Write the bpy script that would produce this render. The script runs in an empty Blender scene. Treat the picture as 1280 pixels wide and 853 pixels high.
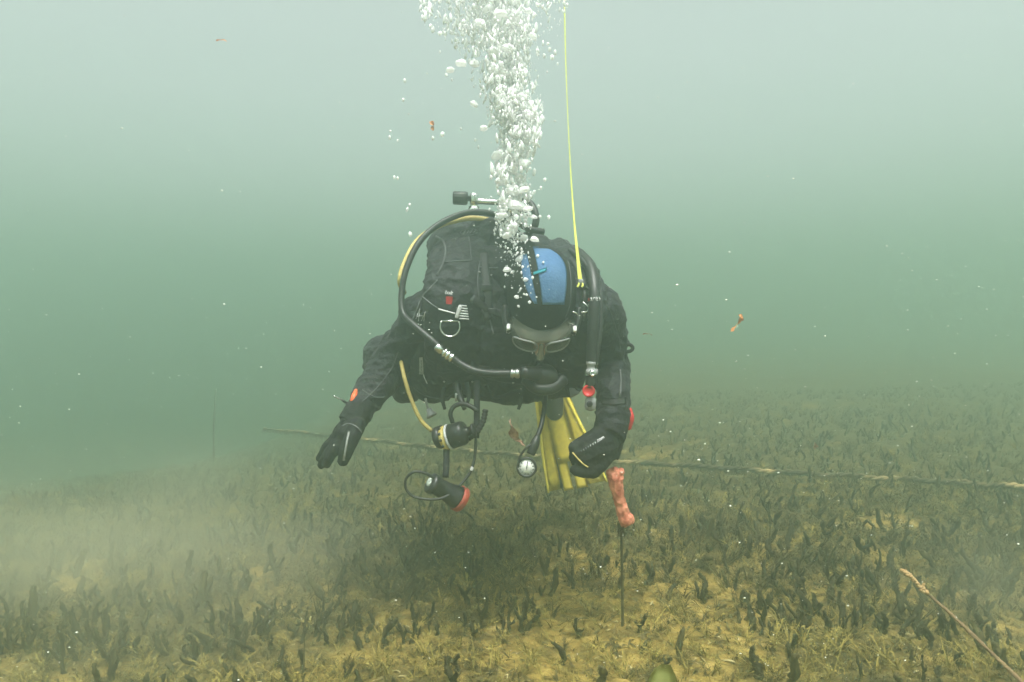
import bpy, bmesh, math, random
import numpy as np
from mathutils import Vector, Matrix, noise as mnoise
R = math.radians
sc = bpy.context.scene
col = sc.collection
# ------------------------------------------------------------------ camera
F = 914.0; CAMZ = 0.85; PITCH = math.atan((426.5-400)/F)
cam = bpy.data.cameras.new('camera'); cam_o = bpy.data.objects.new('camera', cam); col.objects.link(cam_o)
cam.sensor_width = 36; cam.lens = 36*F/1280; cam.clip_start = .02; cam.clip_end = 500
cam_o.location = (0, 0, CAMZ); cam_o.rotation_euler = (math.pi/2-PITCH, 0, 0)
sc.camera = cam_o
# ------------------------------------------------------------------ sky, sun, exposure
w = bpy.data.worlds.new('World'); sc.world = w; w.use_nodes = True
nt = w.node_tree; nt.nodes.clear()
sky = nt.nodes.new('ShaderNodeTexSky'); sky.sky_type = 'NISHITA'; sky.sun_disc = False
SUN_EL, SUN_ROT = R(72), R(174)
sky.sun_elevation = SUN_EL; sky.sun_rotation = SUN_ROT; sky.dust_density = 4; sky.air_density = 1
hs = nt.nodes.new('ShaderNodeHueSaturation'); hs.inputs['Saturation'].default_value = .16   # overcast: a nearly white sky
bg = nt.nodes.new('ShaderNodeBackground'); bg.inputs[1].default_value = .135
wo = nt.nodes.new('ShaderNodeOutputWorld')
nt.links.new(sky.outputs[0], hs.inputs['Color']); nt.links.new(hs.outputs[0], bg.inputs[0]); nt.links.new(bg.outputs[0], wo.inputs[0])
sun = bpy.data.lights.new('sun', 'SUN'); sun.energy = 5.0; sun.angle = R(30); sun.color = (1, .97, .92)
sun_o = bpy.data.objects.new('sun', sun); col.objects.link(sun_o)
d = Vector((math.sin(SUN_ROT)*math.cos(SUN_EL), math.cos(SUN_ROT)*math.cos(SUN_EL), math.sin(SUN_EL)))
sun_o.rotation_euler = (-d).to_track_quat('-Z', 'Y').to_euler(); sun_o.location = (0, 0, 6)
sc.view_settings.view_transform = 'Standard'; sc.view_settings.look = 'None'
sc.view_settings.exposure = 0.96; sc.view_settings.gamma = 1; sc.view_settings.use_curve_mapping = False
sc.render.engine = 'CYCLES'
cy = sc.cycles
cy.use_denoising = True; cy.max_bounces = 10; cy.volume_bounces = 2; cy.transparent_max_bounces = 16
cy.diffuse_bounces = 6; cy.glossy_bounces = 3; cy.transmission_bounces = 6; cy.volume_max_steps = 128
cy.sample_clamp_indirect = 4
HAZE = .20; HAZE_COL = (.595, .785, .665, 1); HAZE_G = .78
BUBBLE_CLEAR = .02

# ================================================================== helpers
rnd = random.Random(7)
CP, SP = math.cos(PITCH), math.sin(PITCH)
CAM = Vector((0, 0, CAMZ))
def ray(px, py):
    u, v = (px-640)/F, (426.5-py)/F
    return Vector((u, CP+v*SP, -SP+v*CP))
def at(px, py, Y):
    """the point seen at a photo pixel, Y metres in front of the camera"""
    d = ray(px, py); return CAM + d*(Y/d.y)
def A(*pts): return [at(*p) for p in pts]

def link(name, me, parent=None, m=None):
    o = bpy.data.objects.new(name, me); col.objects.link(o)
    if m is not None: me.materials.append(m)
    if parent is not None:
        o.parent = parent
        if parent.type == 'EMPTY': o.matrix_parent_inverse = Matrix.Translation(-parent.location)
    return o
def bobj(name, bm, m, parent=None, smooth=True):
    me = bpy.data.meshes.new(name); bm.to_mesh(me); bm.free()
    if smooth: me.shade_smooth()
    return link(name, me, parent, m)
def tag(o, label=None, cat=None, group=None, kind=None):
    for k, v in (('label', label), ('category', cat), ('group', group), ('kind', kind)):
        if v: o[k] = v
    return o
def thing(name, loc, label, cat, group=None):
    o = bpy.data.objects.new(name, None); col.objects.link(o); o.location = loc
    o.empty_display_size = .05
    return tag(o, label, cat, group)

def spline(pts, k=6):
    """Catmull-Rom through points, k steps per span; points may carry extra values"""
    P = [np.array(p, float) for p in pts]
    if len(P) == 2: return [P[0]+(P[1]-P[0])*t for t in np.linspace(0, 1, k+1)]
    P = [2*P[0]-P[1]] + P + [2*P[-1]-P[-2]]
    out = []
    for i in range(1, len(P)-2):
        for s in range(k):
            t = s/k
            out.append(.5*((2*P[i]) + (-P[i-1]+P[i+1])*t + (2*P[i-1]-5*P[i]+4*P[i+1]-P[i+2])*t*t + (-P[i-1]+3*P[i]-3*P[i+1]+P[i+2])*t**3))
    out.append(P[-2]); return out
def tube(bm, pts, rad, n=12, k=6, flat=1.0, up=(0, 0, 1), cap=True, rounded=False):
    """swept tube; rad one number or one per point; flat squeezes the section along `up`"""
    if not hasattr(rad, '__len__'): rad = [rad]*len(pts)
    q = spline([(*p, r) for p, r in zip(pts, rad)], k)
    if rounded:
        a, b = q[0].copy(), q[-1].copy()
        da = (q[0]-q[1])[:3]; da /= max(np.linalg.norm(da), 1e-9); db = (q[-1]-q[-2])[:3]; db /= max(np.linalg.norm(db), 1e-9)
        pre, post = [], []
        for s in (.35, .7, .92):
            p = a.copy(); p[:3] += da*a[3]*s; p[3] = a[3]*math.sqrt(1-s*s); pre.insert(0, p)
            p = b.copy(); p[:3] += db*b[3]*s; p[3] = b[3]*math.sqrt(1-s*s); post.append(p)
        q = pre + q + post
    rings = []; N = None
    for i, p in enumerate(q):
        c = Vector(p[:3])
        t = Vector(q[min(i+1, len(q)-1)][:3]-q[max(i-1, 0)][:3])
        if t.length < 1e-9: t = Vector((0, 0, 1))
        t.normalize()
        if N is None:
            N = Vector(up); N = N - t*N.dot(t)
            if N.length < 1e-3: N = t.orthogonal()
        else:
            N = N - t*N.dot(t)
        N.normalize(); B = t.cross(N)
        rings.append([bm.verts.new(c + (B*math.cos(2*math.pi*j/n) + N*flat*math.sin(2*math.pi*j/n))*max(p[3], 1e-4)) for j in range(n)])
    for a, b in zip(rings, rings[1:]):
        for j in range(n): bm.faces.new((a[j], a[(j+1) % n], b[(j+1) % n], b[j]))
    if cap:
        bm.faces.new(rings[0][::-1]); bm.faces.new(rings[-1])
def ell(bm, c, r, rot=None, seg=24, rings=14):
    g = bmesh.ops.create_uvsphere(bm, u_segments=seg, v_segments=rings, radius=1)
    M = Matrix.Diagonal((*r, 1)) if hasattr(r, '__len__') else Matrix.Diagonal((r, r, r, 1))
    if rot is not None: M = rot.to_4x4() @ M
    bmesh.ops.transform(bm, matrix=Matrix.Translation(c) @ M, verts=g['verts'])
def frame_of(axis, up=(0, 0, 1)):
    """rotation whose Z is axis"""
    z = Vector(axis).normalized(); x = Vector(up).cross(z)
    if x.length < 1e-3: x = z.orthogonal()
    x.normalize(); y = z.cross(x)
    return Matrix((x, y, z)).transposed()
def lathe(bm, c, axis, prof, n=24, flutes=0, fdepth=0.0):
    """prof: (distance along the axis, radius) pairs"""
    M = frame_of(axis); c = Vector(c); rings = []
    for h, r in prof:
        rr = [max(r*(1+(fdepth*math.cos(flutes*2*math.pi*j/n) if flutes and r > 1e-3 else 0)), 1e-4) for j in range(n)]
        rings.append([bm.verts.new(c + M @ Vector((rr[j]*math.cos(2*math.pi*j/n), rr[j]*math.sin(2*math.pi*j/n), h))) for j in range(n)])
    for a, b in zip(rings, rings[1:]):
        for j in range(n): bm.faces.new((a[j], a[(j+1) % n], b[(j+1) % n], b[j]))
    bm.faces.new(rings[0][::-1]); bm.faces.new(rings[-1])
def rbox(bm, c, size, M=None, bev=.25):
    g = bmesh.ops.create_cube(bm, size=1)
    T = Matrix.Translation(c) @ ((M.to_4x4() if M is not None else Matrix()) @ Matrix.Diagonal((*size, 1)))
    bmesh.ops.transform(bm, matrix=T, verts=g['verts'])
    es = list({e for v in g['verts'] for e in v.link_edges})
    bmesh.ops.bevel(bm, geom=es, offset=min(size)*bev, segments=2, affect='EDGES', profile=.5)
def fuse(name, bm, m, parent, voxel=.005, smooth=5, wr=None):
    """one continuous surface from overlapping shapes; wr(co, normal) gives the creases"""
    me = bpy.data.meshes.new('tmp'); bm.to_mesh(me); bm.free()
    o = bpy.data.objects.new('tmp', me); col.objects.link(o)
    r = o.modifiers.new('r', 'REMESH'); r.mode = 'VOXEL'; r.voxel_size = voxel
    s = o.modifiers.new('s', 'SMOOTH'); s.factor = .5; s.iterations = smooth
    dg = bpy.context.evaluated_depsgraph_get(); dg.update()
    res = bpy.data.meshes.new_from_object(o.evaluated_get(dg))
    bpy.data.objects.remove(o); bpy.data.meshes.remove(me)
    if wr:
        ns = [v.normal.copy() for v in res.vertices]
        for v, nrm in zip(res.vertices, ns): v.co += nrm*wr(v.co, nrm)
    res.shade_smooth(); res.name = name
    return link(name, res, parent, m)
from mathutils.bvhtree import BVHTree
def bvh_of(*objs):
    vs, fs = [], []
    for o in objs:
        b = len(vs); vs += [v.co.copy() for v in o.data.vertices]; fs += [tuple(i+b for i in p.vertices) for p in o.data.polygons]
    return BVHTree.FromPolygons(vs, fs)
def on(bvh, px, py, off=.0015):
    """the point of a built surface seen at a photo pixel, lifted off along its normal"""
    d = ray(px, py).normalized(); h = bvh.ray_cast(CAM, d)
    if h[0] is None: return None
    n = h[1] if h[1].dot(d) < 0 else -h[1]
    return h[0] + n*off
def seam(name, bvh, pix, r, m, parent, off=.0008, n=6, k=5):
    q = [on(bvh, p[0], p[1], off) for p in spline(pix, k)]; q = [p for p in q if p]
    if len(q) < 3: print('seam missed', name); return None
    bm = bmesh.new(); tube(bm, q, r, n=n, k=1); return bobj(name, bm, m, parent)
def patch(name, bvh, outline, m, parent, off=.0015, N=12, thick=.0015):
    """a flat-laid panel: a four-sided pixel outline laid over a built surface"""
    tl, tr, br, bl = [np.array(p, float) for p in outline]
    bm = bmesh.new(); G = []
    for j in range(N+1):
        row = []
        for i in range(N+1):
            s, t = i/N, j/N
            p = (tl*(1-s)+tr*s)*(1-t)+(bl*(1-s)+br*s)*t
            q = on(bvh, p[0], p[1], off); row.append(bm.verts.new(q) if q else None)
        G.append(row)
    for j in range(N):
        for i in range(N):
            f = (G[j][i], G[j+1][i], G[j+1][i+1], G[j][i+1])
            if all(f): bm.faces.new(f)
    for v in list(bm.verts):
        if not v.link_faces: bm.verts.remove(v)
    bmesh.ops.solidify(bm, geom=bm.faces[:], thickness=thick)
    return bobj(name, bm, m, parent)
def curvy(name, bvh, fn, m, parent, off=.0015, NU=16, NV=16, thick=.0015):
    bm = bmesh.new(); G = []
    for j in range(NV+1):
        row = []
        for i in range(NU+1):
            p = fn(i/NU, j/NV); q = on(bvh, p[0], p[1], off); row.append(bm.verts.new(q) if q else None)
        G.append(row)
    for j in range(NV):
        for i in range(NU):
            f = (G[j][i], G[j+1][i], G[j+1][i+1], G[j][i+1])
            if all(f): bm.faces.new(f)
    for v in list(bm.verts):
        if not v.link_faces: bm.verts.remove(v)
    bmesh.ops.solidify(bm, geom=bm.faces[:], thickness=thick)
    return bobj(name, bm, m, parent)
def lettering(name, text, bvh, px, py, height, ang, m, parent, off=.002, shear=.0, squeeze=1.0):
    """printed words laid on a built surface; px, py is the left end of the base line"""
    cu = bpy.data.curves.new('t', 'FONT'); cu.body = text; cu.size = 1; cu.resolution_u = 3
    o = bpy.data.objects.new('t', cu); col.objects.link(o)
    dg = bpy.context.evaluated_depsgraph_get(); dg.update()
    me = bpy.data.meshes.new_from_object(o.evaluated_get(dg)); bpy.data.objects.remove(o); bpy.data.curves.remove(cu)
    ca, sa = math.cos(ang), math.sin(ang)
    for v in me.vertices:
        x, y = (v.co.x*squeeze+v.co.y*shear)*height, v.co.y*height
        q = on(bvh, px+x*ca+y*sa, py+x*sa-y*ca, off)
        v.co = q if q else at(px, py, 2.2)
    me.name = name; me.materials.clear()
    return link(name, me, parent, m)

# ------------------------------------------------------------------ materials
def pmat(name, c, c2=None, rough=.7, scale=20, bump=0, bscale=80, metal=0, spec=.4, mix=(.4, .62), sheen=0, detail=4, coat=0, trans=0, sss=0, bdist=.01):
    m = bpy.data.materials.new(name); m.use_nodes = True; t = m.node_tree; b = t.nodes['Principled BSDF']
    b.inputs['Base Color'].default_value = (*c, 1); b.inputs['Roughness'].default_value = rough
    b.inputs['Metallic'].default_value = metal; b.inputs['Specular IOR Level'].default_value = spec
    b.inputs['Sheen Weight'].default_value = sheen; b.inputs['Coat Weight'].default_value = coat
    b.inputs['Transmission Weight'].default_value = trans
    tc = t.nodes.new('ShaderNodeTexCoord')
    if c2:
        n = t.nodes.new('ShaderNodeTexNoise'); n.inputs['Scale'].default_value = scale; n.inputs['Detail'].default_value = detail
        r = t.nodes.new('ShaderNodeValToRGB'); e = r.color_ramp.elements
        e[0].position, e[1].position = mix; e[0].color = (*c, 1); e[1].color = (*c2, 1)
        t.links.new(tc.outputs['Object'], n.inputs['Vector']); t.links.new(n.outputs['Fac'], r.inputs['Fac']); t.links.new(r.outputs['Color'], b.inputs['Base Color'])
        mr = t.nodes.new('ShaderNodeMapRange'); mr.inputs['To Min'].default_value = max(rough-.12, .02); mr.inputs['To Max'].default_value = min(rough+.12, 1)
        t.links.new(n.outputs['Fac'], mr.inputs['Value']); t.links.new(mr.outputs[0], b.inputs['Roughness'])
    if bump:
        n2 = t.nodes.new('ShaderNodeTexNoise'); n2.inputs['Scale'].default_value = bscale; n2.inputs['Detail'].default_value = 5
        bp = t.nodes.new('ShaderNodeBump'); bp.inputs['Strength'].default_value = bump; bp.inputs['Distance'].default_value = bdist
        t.links.new(tc.outputs['Object'], n2.inputs['Vector']); t.links.new(n2.outputs['Fac'], bp.inputs['Height']); t.links.new(bp.outputs[0], b.inputs['Normal'])
    return m
M = dict(
    suit=pmat('suit_fabric', (.0055, .006, .0085), (.012, .0125, .016), .66, 9, .7, 34, bdist=.02, sheen=.05, spec=.22),
    vest=pmat('vest_fabric', (.006, .0065, .0085), (.013, .0138, .017), .6, 14, .6, 90, bdist=.006, sheen=.05, spec=.25),
    vest2=pmat('vest_lining', (.014, .015, .016), (.026, .027, .028), .6, 30, .4, 220, bdist=.002),
    neo=pmat('hood_neoprene', (.007, .0075, .008), (.013, .0135, .014), .8, 25, .35, 120, bdist=.003, spec=.18),
    blue=pmat('blue_neoprene', (.10, .235, .47), (.15, .30, .54), .8, 26, .5, 160, bdist=.003, mix=(.3, .7)),
    cyan=pmat('cyan_print', (.05, .5, .62), None, .5),
    rubber=pmat('black_rubber', (.012, .012, .012), (.022, .022, .022), .45, 60, .15, 200, bdist=.001),
    plastic=pmat('black_plastic', (.015, .015, .016), (.026, .026, .027), .35, 50, .1, 150, bdist=.001),
    seam=pmat('grey_piping', (.10, .105, .108), (.16, .165, .17), .6, 60),
    seam_dark=pmat('dark_piping', (.045, .047, .049), (.07, .072, .075), .6, 60),
    chrome=pmat('chrome', (.78, .78, .76), (.62, .62, .6), .16, 80, metal=1),
    steel=pmat('dull_steel', (.5, .5, .49), (.38, .38, .37), .32, 80, metal=1),
    grey=pmat('grey_plastic', (.22, .225, .23), (.30, .30, .30), .5, 60),
    silver=pmat('silver_print', (.55, .56, .56), (.42, .42, .42), .5, 90),
    white=pmat('white_print', (.75, .75, .75), (.6, .6, .6), .6, 90),
    yellow=pmat('yellow_rubber', (.74, .58, .06), (.60, .46, .05), .5, 40, .2, 90, bdist=.002),
    yellow_hose=pmat('yellow_hose', (.58, .46, .15), (.46, .36, .11), .55, 50, .2, 200, bdist=.001),
    old_yellow=pmat('old_yellow_hose', (.40, .31, .09), (.30, .23, .07), .6, 50, .2, 200, bdist=.001),
    tape=pmat('yellow_tape', (.80, .84, .16), (.72, .76, .13), .6, 60),
    red=pmat('red_plastic', (.62, .022, .03), (.5, .018, .025), .4, 40),
    redmark=pmat('red_tape', (.70, .25, .16), (.44, .11, .07), .7, 35, .4, 90, bdist=.004),
    orange=pmat('orange_plastic', (.8, .12, .03), (.65, .1, .03), .45, 40),
    ringred=pmat('dull_red_ring', (.34, .05, .03), (.26, .05, .035), .5, 40),
    skin=pmat('skin', (.42, .23, .15), (.48, .27, .18), .55, 30),
    skirt=None,
    dial=pmat('dial_face', (.6, .6, .56), (.5, .5, .47), .5, 90),
    lens=pmat('torch_lens', (.62, .66, .62), (.5, .54, .5), .2, 60, coat=.5),
)
def glassy(name, c, rough, alpha):
    """thin see-through plastic: part clear, part tinted surface"""
    m = bpy.data.materials.new(name); m.use_nodes = True; t = m.node_tree; b = t.nodes['Principled BSDF']
    b.inputs['Base Color'].default_value = (*c, 1); b.inputs['Roughness'].default_value = rough
    tr = t.nodes.new('ShaderNodeBsdfTransparent'); mx = t.nodes.new('ShaderNodeMixShader'); mx.inputs[0].default_value = alpha
    o = t.nodes['Material Output']; t.links.new(tr.outputs[0], mx.inputs[1]); t.links.new(b.outputs[0], mx.inputs[2]); t.links.new(mx.outputs[0], o.inputs['Surface'])
    return m
M['skirt'] = glassy('mask_skirt', (.27, .27, .23), .25, .6)
M['glass'] = glassy('mask_glass', (.10, .10, .08), .05, .35)

# ================================================================== the setting
def gz(x, y):
    k = 1/(1+math.exp(max(min((x+.25*y+.5)*.75, 40), -40)))
    z = .02*x + .004*max(y-3, 0)*(1-k)
    if y > 2.6: z -= .155*k*(y-2.6)**1.1
    z = max(z, -4.5)
    if y < 14 and abs(x) < 12:
        z += .05*mnoise.noise((x*.9, y*.9, 3.1)) + .022*mnoise.noise((x*2.7, y*2.7, 7.7))
    return z
def gz_fine(x, y):
    z = gz(x, y)
    if y < 7:
        z += .020*mnoise.noise((x*8, y*8, 1.3)) + .009*mnoise.noise((x*27, y*22, 5.3)) + .0025*mnoise.noise((x*80, y*60, 9.3))
    return z
def weed(x, y):
    """how much weed covers the bed at a spot, 0 to 1"""
    n = .6*mnoise.noise((x*1.7, y*1.7, 11.0)) + .45*mnoise.noise((x*4.4, y*4.4, 17.0)) + .25*mnoise.noise((x*10, y*10, 2.0))
    v = .50 + n + .50*max(0, min(1, (y-2.35)/.8)) - .22*math.exp(-((x-.15)/.55)**2)*(1 if y < 2.2 else max(0, 1-(y-2.2)/.5))
    return max(0, min(1, v))
NX, NY = 330, 400
gx = [math.copysign(abs(t)**1.0*3.2 if abs(t) < .72 else (.72*3.2 + ((abs(t)-.72)/.28)**3*64), t) for t in np.linspace(-1, 1, NX)]
gy = [(.9+t/.7*4.6) if t < .7 else (5.5+((t-.7)/.3)**2.6*70) for t in np.linspace(0, 1, NY-6)]
gy = [-28, -12, -5, -2, -.6, .3] + gy
vs = [(x, y, gz_fine(x, y)) for y in gy for x in gx]
fs = [(j*NX+i, j*NX+i+1, (j+1)*NX+i+1, (j+1)*NX+i) for j in range(NY-1) for i in range(NX-1)]
me = bpy.data.meshes.new('ground'); me.from_pydata(vs, [], fs); me.shade_smooth()
att = me.attributes.new('weed', 'FLOAT', 'POINT'); att.data.foreach_set('value', [weed(v[0], v[1]) for v in vs])
def ground_mat():
    m = bpy.data.materials.new('lake_sediment'); m.use_nodes = True; t = m.node_tree; b = t.nodes['Principled BSDF']
    b.inputs['Roughness'].default_value = .95; b.inputs['Specular IOR Level'].default_value = .1
    tc = t.nodes.new('ShaderNodeTexCoord')
    def noise(s, d=5, dist=0):
        n = t.nodes.new('ShaderNodeTexNoise'); n.inputs['Scale'].default_value = s; n.inputs['Detail'].default_value = d; n.inputs['Distortion'].default_value = dist
        t.links.new(tc.outputs['Object'], n.inputs['Vector']); return n
    def ramp(src, stops):
        r = t.nodes.new('ShaderNodeValToRGB'); e = r.color_ramp.elements
        while len(e) < len(stops): e.new(.5)
        for q, (p, c) in zip(e, stops): q.position = p; q.color = (*c, 1)
        t.links.new(src, r.inputs['Fac']); return r
    def mixc(f, a, c):
        x = t.nodes.new('ShaderNodeMix'); x.data_type = 'RGBA'
        t.links.new(f, x.inputs[0]); t.links.new(a, x.inputs[6]); t.links.new(c, x.inputs[7]); return x
    sand = ramp(noise(16, 6, .6).outputs['Fac'], [(.30, (.075, .058, .020)), (.45, (.165, .112, .030)), (.60, (.285, .196, .052)), (.78, (.44, .31, .11))])
    algae = ramp(noise(26, 5, .4).outputs['Fac'], [(.33, (.038, .032, .013)), (.64, (.112, .09, .034))])
    wa = t.nodes.new('ShaderNodeAttribute'); wa.attribute_name = 'weed'
    mask = ramp(wa.outputs['Fac'], [(.25, (0, 0, 0)), (.8, (1, 1, 1))])
    c = mixc(mask.outputs[0], sand.outputs[0], algae.outputs[0])
    t.links.new(c.outputs[2], b.inputs['Base Color'])
    bp = t.nodes.new('ShaderNodeBump'); bp.inputs['Strength'].default_value = 1.0; bp.inputs['Distance'].default_value = .02
    t.links.new(noise(48, 8, .8).outputs['Fac'], bp.inputs['Height']); t.links.new(bp.outputs[0], b.inputs['Normal'])
    return m
tag(link('ground', me, None, ground_mat()), 'yellowish silty lake bed with dark weed patches', None, None, 'structure')

# the underside of the water surface, seen faintly at the top of the picture
WZ = 2.45
wx = [math.copysign(abs(t)**1.8*68, t) for t in np.linspace(-1, 1, 150)]
wy = [-28+t*30 for t in np.linspace(0, .99, 16)] + [2+(t**1.7)*74 for t in np.linspace(0, 1, 170)]
def wave(x, y):
    if abs(x) > 22 or y > 26: return 0
    return .016*math.sin(2.1*y+.5*x+1.3*mnoise.noise((x*.5, y*.5, 0))) + .010*math.sin(5.2*y-.9*x+2*mnoise.noise((x*.8, y*.8, 4))) + .014*mnoise.noise((x*.7, y*2.2, 2))
vs = [(x, y, WZ+wave(x, y)) for y in wy for x in wx]; n = len(wx)
fs = [(j*n+i, j*n+i+1, (j+1)*n+i+1, (j+1)*n+i) for j in range(len(wy)-1) for i in range(n-1)]
me = bpy.data.meshes.new('water'); me.from_pydata(vs, [], fs); me.shade_smooth()
m = bpy.data.materials.new('water_surface'); m.use_nodes = True; t = m.node_tree; t.nodes.clear()
tr = t.nodes.new('ShaderNodeBsdfTransparent'); gl = t.nodes.new('ShaderNodeBsdfGlossy'); gl.inputs['Roughness'].default_value = .15
lw = t.nodes.new('ShaderNodeLayerWeight'); lw.inputs['Blend'].default_value = .22
mp = t.nodes.new('ShaderNodeMapRange'); mp.inputs['To Max'].default_value = .28
mx = t.nodes.new('ShaderNodeMixShader'); o = t.nodes.new('ShaderNodeOutputMaterial')
t.links.new(lw.outputs['Facing'], mp.inputs['Value']); t.links.new(mp.outputs[0], mx.inputs[0])
t.links.new(tr.outputs[0], mx.inputs[1]); t.links.new(gl.outputs[0], mx.inputs[2]); t.links.new(mx.outputs[0], o.inputs['Surface'])
tag(link('water', me, None, m), 'rippled underside of the water surface overhead', None, None, 'structure')

# the murky water itself
m = bpy.data.materials.new('murky_water'); m.use_nodes = True; t = m.node_tree; t.nodes.clear()
pv = t.nodes.new('ShaderNodeVolumePrincipled'); pv.inputs['Color'].default_value = HAZE_COL
pv.inputs['Density'].default_value = HAZE; pv.inputs['Anisotropy'].default_value = HAZE_G
o = t.nodes.new('ShaderNodeOutputMaterial'); t.links.new(pv.outputs[0], o.inputs['Volume'])
bm = bmesh.new(); g = bmesh.ops.create_cube(bm, size=1)
bmesh.ops.transform(bm, matrix=Matrix.Translation((0, 25, (WZ+.1-6)/2)) @ Matrix.Diagonal((140, 108, WZ+.1+6, 1)), verts=bm.verts)
tag(bobj('haze', bm, m, None, False), 'green murky lake water filling the whole view', None, None, 'stuff')

# stirred-up silt drifting over the bed
def silt(name, c, r, dens, label, seed, tint=(.89, .85, .66, 1), g=.4):
    m = bpy.data.materials.new(name); m.use_nodes = True; t = m.node_tree; t.nodes.clear()
    tc = t.nodes.new('ShaderNodeTexCoord')
    ln = t.nodes.new('ShaderNodeVectorMath'); ln.operation = 'LENGTH'; t.links.new(tc.outputs['Object'], ln.inputs[0])
    fo = t.nodes.new('ShaderNodeMapRange'); fo.interpolation_type = 'SMOOTHSTEP'; fo.inputs['From Min'].default_value = 1; fo.inputs['From Max'].default_value = .15
    t.links.new(ln.outputs['Value'], fo.inputs['Value'])
    nz = t.nodes.new('ShaderNodeTexNoise'); nz.inputs['Scale'].default_value = 2.2; nz.inputs['Detail'].default_value = 3; nz.noise_dimensions = '4D'; nz.inputs['W'].default_value = seed
    t.links.new(tc.outputs['Object'], nz.inputs['Vector'])
    nr = t.nodes.new('ShaderNodeMapRange'); nr.inputs['From Min'].default_value = .36; nr.inputs['From Max'].default_value = .66; t.links.new(nz.outputs['Fac'], nr.inputs['Value'])
    m1 = t.nodes.new('ShaderNodeMath'); m1.operation = 'MULTIPLY'; t.links.new(fo.outputs[0], m1.inputs[0]); t.links.new(nr.outputs[0], m1.inputs[1])
    m2 = t.nodes.new('ShaderNodeMath'); m2.operation = 'MULTIPLY'; m2.inputs[1].default_value = dens; t.links.new(m1.outputs[0], m2.inputs[0])
    pv = t.nodes.new('ShaderNodeVolumePrincipled'); pv.inputs['Color'].default_value = tint; pv.inputs['Anisotropy'].default_value = g
    t.links.new(m2.outputs[0], pv.inputs['Density'])
    o = t.nodes.new('ShaderNodeOutputMaterial'); t.links.new(pv.outputs[0], o.inputs['Volume'])
    bm = bmesh.new(); bmesh.ops.create_icosphere(bm, subdivisions=3, radius=1)
    ob = bobj(name, bm, m, None, False); ob.location = c; ob.scale = r
    return tag(ob, label, None, None, 'stuff')
silt('silt_cloud', at(120, 730, 2.25), (1.35, 1.2, .52), 1.3, 'pale brown cloud of stirred silt low over the bed at the picture\'s left', 1.7)
silt('silt_cloud', at(60, 570, 5.2), (3.2, 2.4, 1.1), .5, 'broad faint murk far off over the falling bed at the picture\'s left', 8.8, HAZE_COL, HAZE_G)
silt('silt_cloud', at(1290, 760, 1.9), (.55, .5, .32), .8, 'small thin silt haze beside the knobbly stem', 4.2)

# ================================================================== the diver
def crease(co, nrm, amp=.006, f=14):
    """folds of a loose dry suit"""
    a = mnoise.noise((co.x*f*.7, co.y*f*.7, co.z*f*1.5)); b = mnoise.noise((co.x*f*2+5, co.y*f*2, co.z*f*3.2))
    return amp*((1-2.6*abs(a)**.8)*.8 + .55*(1-2.4*abs(b)))
person = thing('person', at(622, 452, 2.4), 'scuba diver in a black dry suit and blue-panelled hood leaning down over the bed', 'person')
bm = bmesh.new()
# trunk
tube(bm, A((652, 350, 2.02), (645, 372, 2.10), (635, 410, 2.22), (626, 440, 2.34), (622, 456, 2.45)), [.085, .15, .155, .145, .14], n=24, flat=.78, up=(0, -.7, -.7), rounded=True)
ell(bm, at(643, 370, 2.06), (.205, .10, .095))
ell(bm, at(622, 452, 2.43), (.165, .15, .125))
tube(bm, A((655, 352, 2.02), (672, 362, 1.92)), [.075, .07], n=16)                 # neck
ell(bm, at(677, 361, 1.905), (.074, .092, .092))                                      # skull under the hood
# arm on the picture's left: shoulder, elbow, wrist
tube(bm, A((568, 372, 2.05), (540, 390, 2.02), (505, 430, 2.08), (484, 462, 2.08), (462, 494, 2.02), (447, 517, 1.97), (440, 527, 1.955)), [.070, .068, .060, .053, .043, .034, .030], n=18, rounded=True)
ell(bm, at(521, 392, 2.03), (.048, .06, .052)); ell(bm, at(519, 409, 2.05), (.04, .05, .04))
# arm on the picture's right
tube(bm, A((718, 368, 2.03), (742, 388, 1.98), (757, 420, 2.02), (764, 455, 2.04), (766, 492, 1.97), (766, 517, 1.93), (763, 531, 1.915)), [.070, .072, .058, .047, .042, .042, .040], n=18, rounded=True)
# thighs, shins, feet
tube(bm, A((592, 455, 2.45), (535, 450, 2.36), (484, 449, 2.27)), [.105, .092, .074], n=18, rounded=True)
tube(bm, A((484, 449, 2.27), (520, 462, 2.5), (556, 468, 2.68), (566, 468, 2.78)), [.072, .068, .055, .05], n=16, rounded=True)
tube(bm, A((650, 458, 2.45), (665, 464, 2.6), (672, 466, 2.74)), [.105, .09, .072], n=18, rounded=True)
tube(bm, A((672, 466, 2.74), (682, 470, 2.88), (688, 476, 3.0)), [.07, .06, .045], n=16, rounded=True)
def body_wr(co, n):
    return crease(co, n, .0065, 15)
body = fuse('body', bm, M['suit'], person, .0055, 5, body_wr)
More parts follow.
